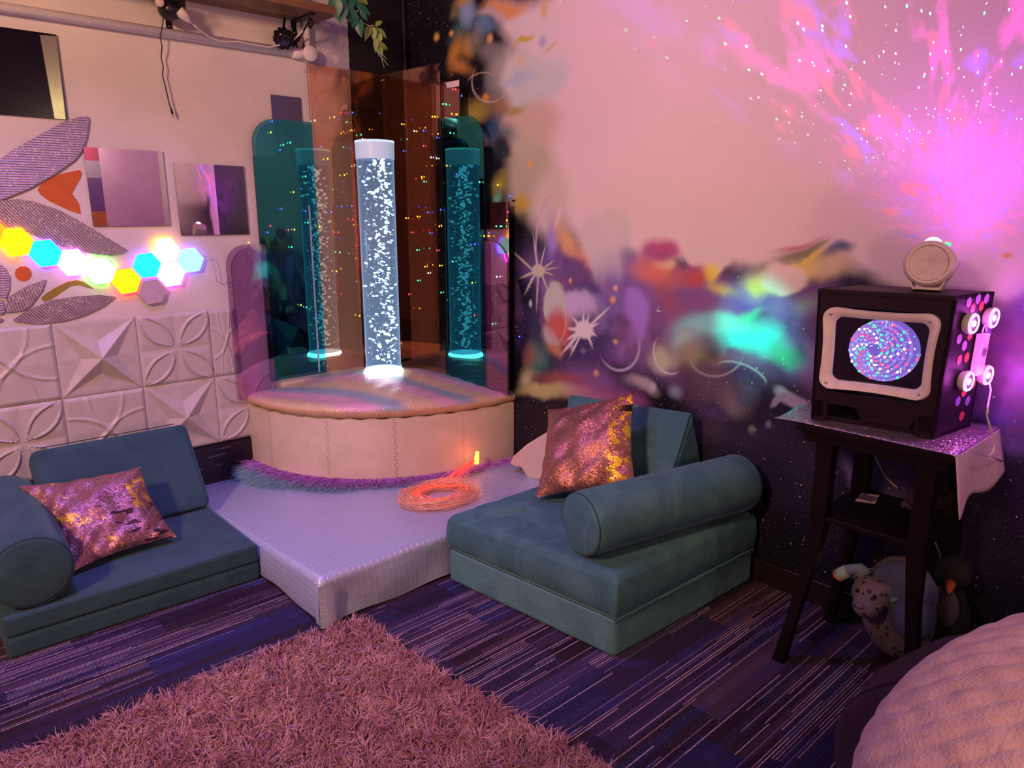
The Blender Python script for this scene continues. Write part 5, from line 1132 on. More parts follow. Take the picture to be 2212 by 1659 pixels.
def TVm(x, y, d): return TV(cu + x / (Wm * 1.04), cv + y / Hm, d)
m = MB(); n_ = len(outer)
def resamp(pts, n):
    pts = np.array(pts + [pts[0]]); dd = np.r_[0, np.cumsum(np.linalg.norm(np.diff(pts, axis=0), axis=1))]; ss = np.linspace(0, dd[-1], n + 1)[:-1]; return [(np.interp(s_, dd, pts[:, 0]), np.interp(s_, dd, pts[:, 1])) for s_ in ss]
outer, inner = resamp(outer, 160), resamp(inner, 160); P = []
for (ox, oy), (ix, iy) in zip(outer, inner):
    P.append([TVm(ox, oy, 0.001), TVm(ox * .995, oy * .995, -0.010), TVm(ox * 0.9 + ix * .1, oy * .9 + iy * .1, -0.014), TVm(ox * 0.6 + ix * .4, oy * .6 + iy * .4, -0.013), TVm(ox * .12 + ix * .88, oy * .12 + iy * .88, -0.004), TVm(ix, iy, 0.004), TVm(ix, iy, 0.012)])
m.grid(P, closed_u=True)
bezel_m = plain('chipped_white_paint', (0.74, 0.68, 0.68, 1), 0.45, nscale=30, namp=0.1, bump=0.1, bscale=70)
obj('bezel', m, bezel_m, cab_, auto=0.9)
for (sx, sy) in ((-1, 1), (1, 1), (1, -1), (-1, -1)): obj('bezel_screw', MB().lathe(TVm(sx * 0.132, sy * 0.108, -0.0125), -tn, [(0, 0.005), (0.002, 0.004)], 12), chrome, cab_)
t = NT('screen_glass'); tr = t.n('ShaderNodeBsdfTransparent'); tr.inputs[0].default_value = (0.93, 0.94, 0.96, 1); gl = t.n('ShaderNodeBsdfGlossy'); gl.inputs['Roughness'].default_value = 0.02; mx = t.n('ShaderNodeMixShader'); mx.inputs[0].default_value = 0.09
t.put(mx.inputs[1], tr.outputs[0]); t.put(mx.inputs[2], gl.outputs[0]); glass = t.surf(mx.outputs[0])
obj('screen_glass', MB().hexa([TVm(-.131, -.104, .0145), TVm(.131, -.104, .0145), TVm(.131, -.104, .0165), TVm(-.131, -.104, .0165), TVm(-.131, .104, .0145), TVm(.131, .104, .0145), TVm(.131, .104, .0165), TVm(-.131, .104, .0165)]), glass, cab_, smooth=False)
# rope-light coil inside
cu2, cv2 = tv_uv(1903, 757, 0.06); CC = TV(cu2, cv2, 0.06); ex = (TV(1, .5) - TV(0, .5)); ex /= np.linalg.norm(ex); ez = np.array([0, 0, 1.0])
RR = 0.097
coil = thing('rope_light_coil', 'glowing red, green and blue rope light coil inside the cabinet screen', 'rope light', CC - [0, 0, RR])
ropem = emit('lilac_rope_glow', (0.34, 0.20, 1.0, 1), 0.75, False)
led_m = [emit('red_led', (1, .04, .10, 1), 4.0, False), emit('green_led', (.03, 1, .30, 1), 2.8, False), emit('blue_led', (.14, .12, 1, 1), 4.2, False), emit('white_pink_led', (1, .62, .9, 1), 2.6, False)]
def dome(r, a): # bowl of coils, deeper to the left
    q = r / RR; return CC + ex * (r * math.cos(a) - 0.012 * (1 - q * q)) + ez * (r * math.sin(a)) + tn * (-0.035 * math.sqrt(max(0, 1 - q * q)) + 0.02)
obj('disc', MB().grid([[dome(r, a) + tn * 0.004 for r in np.linspace(0.001, RR, 14)] for a in np.linspace(0, 2 * PI, 60)]), ropem, coil)
pathc = [dome(RR * (1 - 0.82 * k / 420), -2 * PI * 6.5 * k / 420) for k in range(421)]
obj('rope', MB().tube(pathc, 0.0042, 6), emit('rope_tube_glow', (0.45, 0.28, 1.0, 1), 0.95, False), coil)
meshes = []
for mm in led_m:
    o_ = obj('led', MB().ball((0, 0, 0), 0.0042, 8, 6), mm, loc=(0, 0, 0)); meshes.append(o_.data); bpy.data.objects.remove(o_)
ends = np.linspace(2, 416, 100); base_c = world_loc(coil)
for i, k in enumerate(ends):
    q = dome(RR * (1 - 0.82 * k / 420), -2 * PI * 6.5 * k / 420) - tn * 0.004
    o_ = bpy.data.objects.new('led', meshes[[0, 3, 1, 2, 0, 1, 3, 2][i % 8]]); COL.objects.link(o_); o_.parent = coil; o_.location = (q - base_c).tolist()
m = [MB() for _ in range(4)]; mm_ = MB()
for i in range(260):
    r = RR * math.sqrt(rng.uniform(0.02, 0.98)); a_ = rng.uniform(0, 2 * PI); mm_.ball(dome(r, a_) - tn * 0.003, rng.uniform(.0015, .0026), 6, 4, int(rng.integers(0, 4)))
o_ = obj('small_leds', mm_, led_m, coil); o_['kind'] = 'stuff'
# right side face: pucks, stickers, remote
nS = np.cross(TV(1, .5, DEP) - TV(1, .5, 0), TV(1, 1, 0) - TV(1, 0, 0)); nS /= np.linalg.norm(nS)
if nS @ ex < 0: nS = -nS
pS = TV(1, 0.5, 0.1); sd_ = tn; sv_ = TV(1, 1, 0) - TV(1, 0, 0); sv_ /= np.linalg.norm(sv_)
def side_px(px, py, off=0.0): return on_plane((px, py), pS + nS * off, nS)
hx_cols = {'l': plain('lilac_hex_sticker', (0.42, 0.22, 0.55, 1), 0.4), 'r': plain('red_hex_sticker', (0.50, 0.07, 0.08, 1), 0.4), 'v': plain('violet_hex_sticker', (0.20, 0.12, 0.42, 1), 0.4)}
for (x, y, c_) in [(2093, 653, 'l'), (2113, 646, 'l'), (2131, 645, 'l'), (2101, 666, 'r'), (2120, 661, 'r'), (2109, 698, 'v'), (2072, 732, 'l'), (2083, 747, 'l'), (2095, 724, 'r'), (2136, 717, 'v'), (2072, 777, 'r'), (2088, 772, 'r'), (2129, 757, 'r'), (2096, 813, 'v'), (2103, 828, 'r'), (2082, 847, 'r'), (2069, 867, 'v'), (2090, 866, 'v'), (2077, 899, 'r'), (2114, 735, 'l')]:
    q = side_px(x, y, 0.0006)
    obj('hexagon_sticker', MB().prism([q + 0.0165 * (math.sin(k * PI / 3) * sd_ + math.cos(k * PI / 3) * sv_) for k in range(6)], nS * 0.0008), hx_cols[c_], cab_, smooth=False)
puck_w = plain('white_puck_plastic', (0.75, 0.68, 0.76, 1), 0.4); glow_p = emit('puck_magenta_ring', (1.0, 0.62, 1.0, 1), 1.25); glow_c = emit('puck_core', (1, .88, 1, 1), 2.2)
for (x, y, lab) in [(2090, 697, 'upper glowing puck light on the cabinet side, nearer the screen frame'), (2134, 685, 'upper glowing puck light on the cabinet side, nearer the mural wall'), (2080, 821, 'lower glowing puck light on the cabinet side, nearer the screen frame'), (2122, 808, 'lower glowing puck light on the cabinet side, below the white remote')]:
    q = side_px(x - 4, y, 0.0015); pk = thing('puck_light', lab, 'puck light', q - [0, 0, 0.03], 'glowing puck lights on the cabinet side')
    obj('housing', MB().lathe(q, nS, [(0, 0.026), (0.014, 0.032), (0.020, 0.031)], 32), puck_w, pk, auto=0.7)
    obj('glow_ring', MB().lathe(q, nS, [(0.0202, 0.031), (0.026, 0.028), (0.0265, 0.023), (0.0225, 0.022)], 32, capa=False, capb=False), glow_p, pk)
    obj('dish', MB().lathe(q, nS, [(0.0215, 0.023), (0.0216, 0.008)], 32), plain('lilac_dish', (0.20, 0.06, 0.24, 1), 0.5), pk)
    obj('core', MB().lathe(q, nS, [(0.0218, 0.010), (0.025, 0.009), (0.027, 0.004)], 24), glow_c, pk)
    lamp('puck_lamp', 'POINT', tuple(q + nS * 0.060), 0.55, (1.0, 0.12, 1.0), 0.02)
q = side_px(2108, 762, 0.002); rm = thing('remote_control', 'white remote control standing against the cabinet side between the pucks', 'remote control', q - sv_ * 0.07)
def rbx(a, b, c0_, c1_, o0, o1): return [q + sd_ * a_ + sv_ * b_ + nS * o_ for o_ in (o0, o1) for a_, b_ in ((a, c0_), (b, c0_), (b, c1_), (a, c1_))]
obj('shell', MB().hexa(rbx(-0.022, 0.022, -0.066, 0.060, 0.0, 0.022)), puck_w, rm, smooth=False, bevel=0.003)
obj('pad', MB().lathe(q + nS * 0.0222 + sv_ * 0.005, nS, [(0, 0.014), (0.001, 0.013)], 20), plain('grey_pad', (0.25, 0.18, 0.27, 1), 0.4), rm)
obj('hook', MB().tube([q + sd_ * 0.012 * math.cos(a_) + sv_ * (0.064 + 0.022 * math.sin(a_)) + nS * 0.012 for a_ in np.linspace(0, PI, 12)], 0.0028, 6), puck_w, rm)
cb_ = [on_y(p_, -0.10) for p_ in [(2124, 800), (2136, 822), (2140, 842), (2135, 870)]] + [on_x(p_, 3.335) for p_ in [(2132, 895), (2139, 925), (2148, 955), (2146, 975), (2135, 986)]] + [np.array([3.30, -0.03, 0.74]), np.array([3.10, -0.02, 0.80])] + [on_y(p_, -0.03) for p_ in [(1886, 970), (1897, 1000), (1912, 1030), (1938, 1054)]]
tag(obj('white_cable', MB().tube(cb_, 0.0032, 8), white_pl), 'white cable running from the cabinet side down behind the side table', 'cable')
cb2 = [on_y(p_, -0.06) for p_ in [(2012, 1152), (2020, 1170), (2030, 1195), (2034, 1212)]]
tag(obj('white_cable', MB().tube([cb2[0] + [0, 0.02, 0.05]] + cb2, 0.0035, 8), white_pl), 'short white cable beside the right leg of the side table', 'cable')

# ------------------------------------------------------------------ galaxy projector on the cabinet
gz = zt_ + 0.0005
gb = np.array([3.082, -0.235, gz]); ax_ = np.array([0.20, -0.97, 0.12]); ax_ /= np.linalg.norm(ax_); gR = 0.068
gc = gb + [0, 0, gR + 0.010]
gp = thing('galaxy_projector', 'white round galaxy projector with a lit dome on top of the cabinet', 'projector', gb)
shell = plain('cream_plastic_shell', (0.70, 0.62, 0.60, 1), 0.4)
obj('drum', MB().lathe(gc - ax_ * 0.055, ax_, [(0, 0.050), (0.010, 0.060), (0.030, gR), (0.088, gR), (0.100, 0.063), (0.104, 0.058), (0.1035, 0.054), (0.097, 0.051)], 48), shell, gp, auto=0.7)
obj('face', MB().lathe(gc - ax_ * 0.055, ax_, [(0.0965, 0.0515), (0.099, 0.050), (0.099, 0.006), (0.098, 0.004)], 40), plain('cream_projector_face', (0.64, 0.55, 0.55, 1), 0.45), gp, auto=0.7)
sd2 = np.cross(ax_, [0, 0, 1.0]); sd2 /= np.linalg.norm(sd2)
vs = []
arm = MB()
for s_ in (1, -1):
    arm.prism([gc + sd2 * s_ * (gR + 0.002) + ax_ * 0.03 + [0, 0, 0.012], gc + sd2 * s_ * (gR + 0.002) - ax_ * 0.045 + [0, 0, 0.012], gb + sd2 * s_ * 0.030 - ax_ * 0.040, gb + sd2 * s_ * 0.030 + ax_ * 0.036], sd2 * s_ * 0.006)
arm.prism([gb + sd2 * 0.034 + ax_ * 0.040, gb + sd2 * 0.034 - ax_ * 0.042, gb - sd2 * 0.034 - ax_ * 0.042, gb - sd2 * 0.034 + ax_ * 0.040], (0, 0, 0.008))
obj('stand', arm, shell, gp, smooth=False, bevel=0.002)
obj('dome', MB().ball(gc + [0, 0, gR - 0.012] + ax_ * 0.002, (0.026, 0.026, 0.024), 24, 14), emit('projector_dome_glow', (1.0, 0.85, 1.0, 1), 4.0), gp)
gq = gc + sd2 * 0.036 * (1 if sd2 @ RGT > 0 else -1) + [0, 0, gR * 0.86] + ax_ * 0.0
obj('laser_window', MB().ball(gq, (0.011, 0.011, 0.008), 14, 8), emit('green_laser_window', (0.08, 1.0, 0.22, 1), 2.5), gp)
# its beam: nebula streaks and laser dots thrown up the wall
pl = lamp('projector_beam', 'POINT', tuple(gc + [0.0, 0.02, gR + 0.022]), 15.0, (1, 1, 1), 0.0)
pl.data.use_nodes = True; lt = pl.data.node_tree; lt.nodes.clear()
t = NT.__new__(NT); t.t = lt
lo_ = t.n('ShaderNodeOutputLight'); em = t.n('ShaderNodeEmission'); lt.links.new(em.outputs[0], lo_.inputs[0])
dv = t.n('ShaderNodeNewGeometry').outputs['Normal']
d = t.xyz(dv); dy = t.math('MAXIMUM', d[1], 0.03); sx_ = t.math('DIVIDE', d[0], dy); sz_ = t.math('DIVIDE', d[2], dy)      # where the ray meets a wall one unit away
rad = t.math('SQRT', t.math('ADD', t.math('MULTIPLY', sx_, sx_), t.math('MULTIPLY', sz_, sz_)))
ang = t.math('ARCTAN2', sx_, sz_); lr_ = t.math('LOGARITHM', t.math('MAXIMUM', rad, 0.05), 2.0)
sv1 = t.vec(t.math('MULTIPLY', ang, 5.2), t.math('MULTIPLY', lr_, 1.25), 0.0); wob = t.noise(sv1, 0.8, 2, col=True); sv1 = t.vm('ADD', sv1, t.vm('SCALE', wob, scale=0.9))
s1 = t.rng(t.noise(sv1, 1.25, 3, 0.55), 0.54, 0.66); s2 = t.rng(t.noise(t.vm('ADD', sv1, (7.3, 2.2, 0)), 1.25, 3, 0.55), 0.54, 0.66); s3 = t.rng(t.noise(t.vm('ADD', sv1, (3.1, 9.2, 4)), 1.5, 2), 0.57, 0.68)
prof_ = t.math('DIVIDE', 1.0, t.math('MULTIPLY', dy, t.math('ADD', dy, 0.10)))
up_ = t.math('MULTIPLY', t.rng(d[1], 0.0, 0.06), t.rng(t.math('SUBTRACT', sz_, t.math('MULTIPLY', t.math('ABSOLUTE', t.math('SUBTRACT', sx_, t.math('MULTIPLY', sz_, 0.12))), 0.55)), -0.9, 1.3))
basec = t.mix(t.rng(lr_, -0.3, 2.2), (0.66, 0.03, 0.80, 1), (0.12, 0.008, 0.16, 1))
colr = t.mix(s1, basec, (1.3, 0.03, 0.95, 1)); colr = t.mix(s2, colr, (0.42, 0.05, 1.6, 1)); colr = t.mix(s3, colr, (1.7, 0.04, 0.40, 1))
dots = t.vor(t.vec(t.math('MULTIPLY', ang, 40.0), t.math('MULTIPLY', lr_, 15.0), 0.0), 1.0); dcol = t.xyz(t.vor(t.vec(t.math('MULTIPLY', ang, 40.0), t.math('MULTIPLY', lr_, 15.0), 0.0), 1.0, 'Color'))
dm = t.math('MULTIPLY', t.math('LESS_THAN', dots, t.math('MULTIPLY', t.math('ADD', dcol[2], 0.35), 0.14)), t.math('GREATER_THAN', dcol[0], 0.30))
colr = t.mix(t.math('MULTIPLY', dm, t.rng(lr_, 0.2, 1.2)), colr, t.mix(t.math('GREATER_THAN', dcol[1], 0.72), (2.0, 2.6, 3.2, 1), (0.3, 4.5, 2.2, 1)))
t.put(em.inputs[0], colr); t.put(em.inputs[1], t.math('MULTIPLY', t.math('MULTIPLY', prof_, up_), 0.30))

# ------------------------------------------------------------------ small things on the shelf and under the table
SH = 0.5465
def card(pix, mat, label):
    pts = [on_z(p, SH) for p in pix]; return tag(obj('game_card', MB().prism(pts, (0, 0, 0.0012)), mat, smooth=False, loc=tuple(np.mean(pts, 0))), label, 'card')
t = NT('printed_card_dark_picture'); q = t.xyz(t.objc()); c1 = t.bsdf(t.mix(t.math('GREATER_THAN', t.math('MAXIMUM', t.math('MULTIPLY', t.math('ABSOLUTE', q[0]), 1.0), t.math('ABSOLUTE', t.math('MULTIPLY', q[1], 0.9))), 0.026), t.mix(t.noise(t.objc(), 60, 2), (0.10, 0.07, 0.10, 1), (0.22, 0.16, 0.24, 1)), (0.75, 0.62, 0.62, 1)), 0.35)
t = NT('printed_card_pattern'); v = t.vor(t.objc(), 130); c2 = t.bsdf(t.mix(t.math('LESS_THAN', v, 0.42), (0.03, 0.02, 0.04, 1), t.mix(t.white(t.vm('SNAP', t.objc(), (.012, .012, .012))), (0.45, 0.30, 0.45, 1), (0.30, 0.25, 0.45, 1))), 0.4)
card([(1847, 1082), (1861, 1066), (1900, 1070), (1890, 1088)], c1, 'pale bordered card with a dark picture on the table shelf, left one')
card([(1938, 1090), (1956, 1080), (1986, 1087), (1967, 1102)], c2, 'dark card with a lilac dotted pattern on the table shelf, right one')

t = NT('shaded_leopard_plush'); p = t.objc(); v = t.vor(p, 42); leo = t.bsdf(t.mix(t.math('MULTIPLY', t.rng(v, 0.34, 0.26), t.rng(v, 0.10, 0.16, 0.55, 1.0)), (0.17, 0.14, 0.18, 1), (0.025, 0.018, 0.03, 1)), 0.95, 0.0, t.bump(t.noise(p, 240, 3), 0.5, 0.004))  # leopard and its fleece darkened: shade under the table put into their colours
pale_b = plain('shaded_blue_fleece', (0.16, 0.24, 0.28, 1), 0.9, bump=0.3, bscale=120); lil_b = plain('shaded_lilac_fleece', (0.10, 0.11, 0.26, 1), 0.9, bump=0.2, bscale=120)
lp = thing('plush_leopard', 'spotted plush leopard with pale blue ruffle slumped under the side table', 'soft toy', (3.03, -0.22, 0.0))
def blob(name, parts, mat, parent, lvl=0.006):
    m = MB()
    for c_, r_ in parts: m.ball(c_, r_, 22, 14)
    o_ = obj(name, m, mat, parent); rm_ = o_.modifiers.new('remesh', 'REMESH'); rm_.mode = 'VOXEL'; rm_.voxel_size = lvl; rm_.use_smooth_shade = True
    s_ = o_.modifiers.new('smooth', 'SMOOTH'); s_.iterations = 4; s_.factor = 0.5; return o_
hc = on_y((1882, 1283), -0.27)
bd = on_y((1955, 1225), -0.17)
blob('body', [((bd[0], bd[1], 0.20), (0.125, 0.085, 0.185)), (hc + [0, 0, 0], (0.062, 0.060, 0.060)), (hc + [0.004, -0.040, -0.030], (0.045, 0.040, 0.038)), (hc + [-0.048, 0.01, 0.040], (0.018, 0.012, 0.018)), (hc + [0.052, 0.01, 0.034], (0.018, 0.012, 0.018)), (hc + [0.03, 0.06, 0.0], (0.07, 0.07, 0.07))], leo, lp)
obj('nose', MB().ball(hc + [-0.004, -0.076, -0.016], (0.015, 0.010, 0.011), 12, 8), plain('grey_plush_nose', (0.14, 0.13, 0.20, 1), 0.8), lp)
for s_ in (-0.026, 0.030): obj('eye', MB().ball(hc + [s_, -0.052, 0.022], 0.007, 12, 8), plain('dark_bead_eye', (0.01, 0.008, 0.01, 1), 0.1), lp)
m = MB(); P = []
for k in range(49):
    a_ = 2 * PI * k / 48; rf = 0.030 * math.sin(a_ * 7)
    P.append([hc + [0.02, 0.03, 0.045] + np.array([(0.055 + 0.030 * f_ + 0.0) * math.cos(a_) * 1.25, 0.02 + (0.04 + 0.02 * f_) * math.sin(a_), 0.012 * math.sin(a_) + rf * f_ * 0.6 - 0.02 * f_]) for f_ in np.linspace(0, 1, 7)])
m.grid(P); ru = obj('ruffle', m, pale_b, lp); sx = ru.modifiers.new('thick', 'SOLIDIFY'); sx.thickness = 0.003
blob('back_cape', [((bd[0] + 0.02, bd[1] - 0.045, 0.295), (0.105, 0.055, 0.095)), ((bd[0] + 0.05, bd[1] - 0.055, 0.225), (0.08, 0.045, 0.10))], lil_b, lp)['label'] = 'lilac blue cape'
fo_ = on_y((1822, 1236), -0.25)
obj('sleeve', MB().tube([hc + [-0.03, 0.02, 0.05], (fo_ + hc) / 2 + [0, 0.02, 0.045], fo_ + [0.012, 0, 0.012]], [0.022, 0.020, 0.019], 14), pale_b, lp)
obj('cuff', MB().tube([fo_ + [0.014, 0, 0.012], fo_ + [-0.010, 0, -0.012], fo_ + [-0.014, 0, -0.018]], [0.021, 0.023, 0.021], 14), plain('mint_fleece', (0.26, 0.40, 0.30, 1), 0.9), lp)
obj('cuff_band', MB().tube([fo_ + [-0.0135, 0, -0.0165], fo_ + [-0.018, 0, -0.023]], [0.0225, 0.021], 14), plain('orange_band', (0.75, 0.16, 0.02, 1), 0.7), lp)
pg = thing('plush_penguin', 'grey and white plush bird half hidden behind the right table leg', 'soft toy', (3.31, -0.13, 0.0))
pc_ = on_y((2046, 1290), -0.13); blob('body', [((pc_[0], -0.125, 0.17), (0.075, 0.065, 0.165)), ((pc_[0] + 0.004, -0.125, 0.365), (0.055, 0.052, 0.055))], plain('charcoal_plush', (0.014, 0.010, 0.016, 1), 0.95, bump=0.4, bscale=200), pg)
obj('belly', MB().ball((pc_[0], -0.175, pc_[2] - 0.02), (0.052, 0.026, 0.075), 20, 14), plain('pale_grey_plush', (0.10, 0.09, 0.115, 1), 0.95, bump=0.4, bscale=200), pg)
obj('beak', MB().tube([(pc_[0] + 0.012, -0.165, 0.345), (pc_[0] + 0.020, -0.20, 0.335), (pc_[0] + 0.024, -0.215, 0.332)], [0.018, 0.011, 0.003], 12), plain('orange_felt', (0.55, 0.12, 0.04, 1), 0.8), pg)
b0 = on_z((1952, 1386), 0.001); bxo = np.array([b0[0] + 0.045, b0[1] + 0.03, 0])
tag(obj('wooden_block', MB().hexa([bxo + q for q in [(-.045, -.02, .001), (.02, -.03, .001), (.03, .03, .001), (-.03, .035, .001), (-.03, -.012, .085), (.015, -.02, .085), (.02, .02, .085), (-.02, .022, .085)]]), plain('pale_wood_block', (0.42, 0.24, 0.15, 1), 0.6), smooth=False, bevel=0.003), 'small pale wooden block on the carpet beside the right table leg', 'block')

# ------------------------------------------------------------------ beanbag and fluffy pillow, lower right
t = NT('plum_plush'); p = t.objc(); plum = t.bsdf(t.mix(t.rng(t.noise(p, 6, 4), 0.4, 0.65), (0.016, 0.004, 0.014, 1), (0.028, 0.009, 0.022, 1)), 0.95, 0.0, t.bump(t.math('ADD', t.noise(p, 220, 3), t.math('MULTIPLY', t.noise(p, 9, 3), 3.0)), 0.4, 0.012), Sheen_Weight=0.15, Sheen_Tint=(0.4, 0.2, 0.4, 1))
m = MB(); P = []; bc = np.array([3.78, -0.80, 0.0]); br = (0.55, 0.60)
for k in range(81):
    a_ = 2 * PI * k / 80; row = []
    for j in range(33):
        ph = PI * (0.02 + 0.98 * j / 32); s_ = math.sin(ph) ** 0.8; zz = 0.225 + (0.26 if ph < PI / 2 else 0.235) * math.cos(ph)
        wr = 1 + 0.018 * math.sin(7 * a_ + 2 * ph) * math.sin(2 * ph) + 0.012 * math.sin(15 * a_) * math.sin(ph) ** 6
        row.append((bc[0] + br[0] * s_ * math.cos(a_) * wr, bc[1] + br[1] * s_ * math.sin(a_) * wr, max(0.002, zz)))
    P.append(row)
m.grid(P[:-1], closed_u=True); bb = obj('beanbag', m, plum, loc=tuple(bc)); tag(bb, 'dark plum plush beanbag on the carpet in the lower right corner', 'beanbag')
sp_ = []
for k in (9, 27): obj('seam', MB().tube([np.array(P[34 + k][j]) * 1.0 + [0, 0, 0.001] for j in range(1, 28)], 0.003, 6), plain('plum_seam', (0.02, 0.006, 0.02, 1), 0.95), bb)
cw, rw, ra, rb = np.array([3.861, -1.175, 0.509]), np.array([0.471, 0.586, 0.192]), -0.159, 0.214
RM = np.array([[math.cos(ra), 0, math.sin(ra)], [0, 1, 0], [-math.sin(ra), 0, math.cos(ra)]]) @ np.array([[1, 0, 0], [0, math.cos(rb), -math.sin(rb)], [0, math.sin(rb), math.cos(rb)]])
t = NT('pale_rabbit_fur'); p = t.objc(); fluff = t.bsdf(t.mix(t.rng(t.noise(p, 20, 4), 0.3, 0.7), (0.66, 0.48, 0.42, 1), (0.78, 0.60, 0.53, 1)), 0.95, 0.0, t.bump(t.math('ADD', t.noise(p, 150, 4), t.math('MULTIPLY', t.noise(p, 30, 3), 1.5)), 0.45, 0.010), Sheen_Weight=0.5, Sheen_Roughness=0.5)
th_ = np.linspace(0, 2 * PI, 361)[:-1]; P = []
lx, ly = math.cos(0.55 + PI / 2), math.sin(0.55 + PI / 2)
for a_ in th_:
    row = []
    for ph in np.linspace(0.004, PI - 0.004, 170):
        n_ = np.array([math.sin(ph) * math.cos(a_), math.sin(ph) * math.sin(a_), math.cos(ph)]); q = n_ * rw
        s_ = (q[0] * lx + q[1] * ly); l_ = (-q[0] * ly + q[1] * lx)
        fr_ = (s_ + 0.006 * math.sin(l_ * 24)) / 0.058; e_ = abs(fr_ - math.floor(fr_) - 0.5) * 2
        rdg = 0.0055 * (1 - e_ ** 2.0) + 0.0016 * math.sin(l_ * 52 + 3 * math.floor(fr_) + 14 * s_) * (1 - e_ ** 2) + 0.0012 * math.sin(l_ * 95 + 7 * math.floor(fr_) - 20 * s_)
        fade = max(0.15, min(1, n_[2] * 2.2 + 0.7)); row.append(cw + RM @ (q + n_ * rdg * fade))
    P.append(row)
m = MB().grid(P, closed_u=True); tag(obj('fluffy_pillow', m, fluff, loc=tuple(cw - [0, 0, .2])), 'large pale pink ribbed fluffy pillow on top of the plum beanbag', 'pillow')

# ------------------------------------------------------------------ shaggy rug
rugc = [(1.625, -3.25), (3.60, -3.25), (3.60, -1.165), (2.82, -1.290), (2.20, -1.385), (1.70, -1.405), (1.640, -1.45)]
t = NT('rose_shag'); p = t.pos(); n = t.noise(p, 7, 4, 0.6); n3 = t.noise(p, 180, 2)
shag = t.bsdf(t.mix(t.rng(n3, 0.30, 0.70), t.mix(t.rng(n, 0.40, 0.62), (0.36, 0.150, 0.200, 1), (0.46, 0.23, 0.265, 1)), t.mix(t.rng(n, 0.40, 0.62), (0.56, 0.30, 0.36, 1), (0.74, 0.46, 0.46, 1))), 0.75, 0.0, Sheen_Weight=0.2)
rb_ = obj('shaggy_rug', MB().prism([(x, y, 0.002) for x, y in rugc], (0, 0, 0.006)), plain('rug_backing', (0.16, 0.07, 0.08, 1), 0.9), smooth=False, loc=(2.5, -2.2, 0.002)); tag(rb_, 'dusky rose shaggy rug on the striped carpet in the foreground', 'rug')
def inside(x, y):
    r_ = np.zeros(len(x), bool); n_ = len(rugc)
    for i in range(n_):
        (x0, y0), (x1, y1) = rugc[i], rugc[(i + 1) % n_]
        c_ = ((y0 > y) != (y1 > y)) & (x < (x1 - x0) * (y - y0) / (y1 - y0 + 1e-12) + x0); r_ ^= c_
    return r_
def seen(x, y, mg=60):
    v_ = np.stack([x, y, np.full_like(x, .03)], 1) - CAM; z_ = v_ @ FWD; px = CX + FPX * (v_ @ RGT) / z_; py = CY - FPX * (v_ @ UPV) / z_
    return (z_ > 0.2) & (px > -mg * 4) & (px < 2212 + mg * 4) & (py < 1659 + mg * 5)
X = rng.uniform(1.62, 3.6, 125000); Y = rng.uniform(-3.25, -1.16, 125000); k = inside(X, Y) & seen(X, Y); X, Y = X[k], Y[k]; N = len(X)
# neighbouring strands lean together in tufts
g1 = np.sin(X * 31 + 4 * np.sin(Y * 17)) + np.sin(Y * 27 + 3 * np.sin(X * 21)); g2 = np.cos(X * 23 - 5 * np.sin(Y * 13)) + np.sin(Y * 39 + X * 11)
cl = np.stack([np.round(X / .03) * 7.13, np.round(Y / .03) * 3.71], 1); h1 = np.modf(np.abs(np.sin(cl[:, 0] * 12.9898 + cl[:, 1] * 78.233) * 43758.5453))[0] * 2 * PI
dr = np.stack([0.45 * g1 + 0.75 * np.cos(h1) + rng.normal(0, .35, N), 0.45 * g2 + 0.75 * np.sin(h1) + rng.normal(0, .35, N), np.full(N, 0.95)], 1)
so_ = strands('pile', np.stack([X, Y, np.full(N, .006)], 1), dr, rng.uniform(0.036, 0.062, N), rng.uniform(0.0036, 0.0056, N), shag, rb_, droop=0.35, nseg=3, bend=0.5); so_['kind'] = 'stuff'

# ------------------------------------------------------------------ fairy lights in front of the mirrors
FM = {}
for nm_, c_ in (('r', (1, .03, .05)), ('g', (.03, 1, .40)), ('b', (.03, .06, 1)), ('y', (1, .55, .02)), ('w', (.7, 1, .75))):
    o_ = obj('bulb', MB().ball((0, 0, 0), (0.0034, 0.0034, 0.0046), 8, 6), emit('fairy_bulb_' + {'r': 'red', 'g': 'green', 'b': 'blue', 'y': 'amber', 'w': 'pale'}[nm_], (*c_, 1), 7.0, False), loc=(0, 0, 0)); FM[nm_] = o_.data; bpy.data.objects.remove(o_)
wire_m = NT('clear_fairy_wire'); wire_m = wire_m.bsdf((0.22, 0.19, 0.22, 1), 0.3, 0.2)
def string(label, pts, loc):
    t_ = thing('fairy_light_string', label, 'fairy lights', loc, 'fairy light strings'); left = list(range(len(pts))); order = [left.pop(0)]
    while left:
        q = pts[order[-1]][0]; k_ = min(left, key=lambda i: np.linalg.norm(pts[i][0] - q)); order.append(k_); left.remove(k_)
    pth = []
    for a_, b_ in zip(order[:-1], order[1:]):
        p0, p1 = pts[a_][0], pts[b_][0]; L = np.linalg.norm(p1 - p0)
        pth += [p0 + (p1 - p0) * f_ + np.array([0, 0, -0.05 * L * 4 * f_ * (1 - f_)]) for f_ in np.linspace(0, 1, 6)[:-1]]
    m = MB().tube(pth + [pts[order[-1]][0]], 0.00030, 4, cap=False)
    obj('wire', m, wire_m, t_); b0_ = world_loc(t_)
    for k_ in order:
        o_ = bpy.data.objects.new('bulb', FM[pts[k_][1]]); COL.objects.link(o_); o_.parent = t_; o_.location = (pts[k_][0] - b0_).tolist()
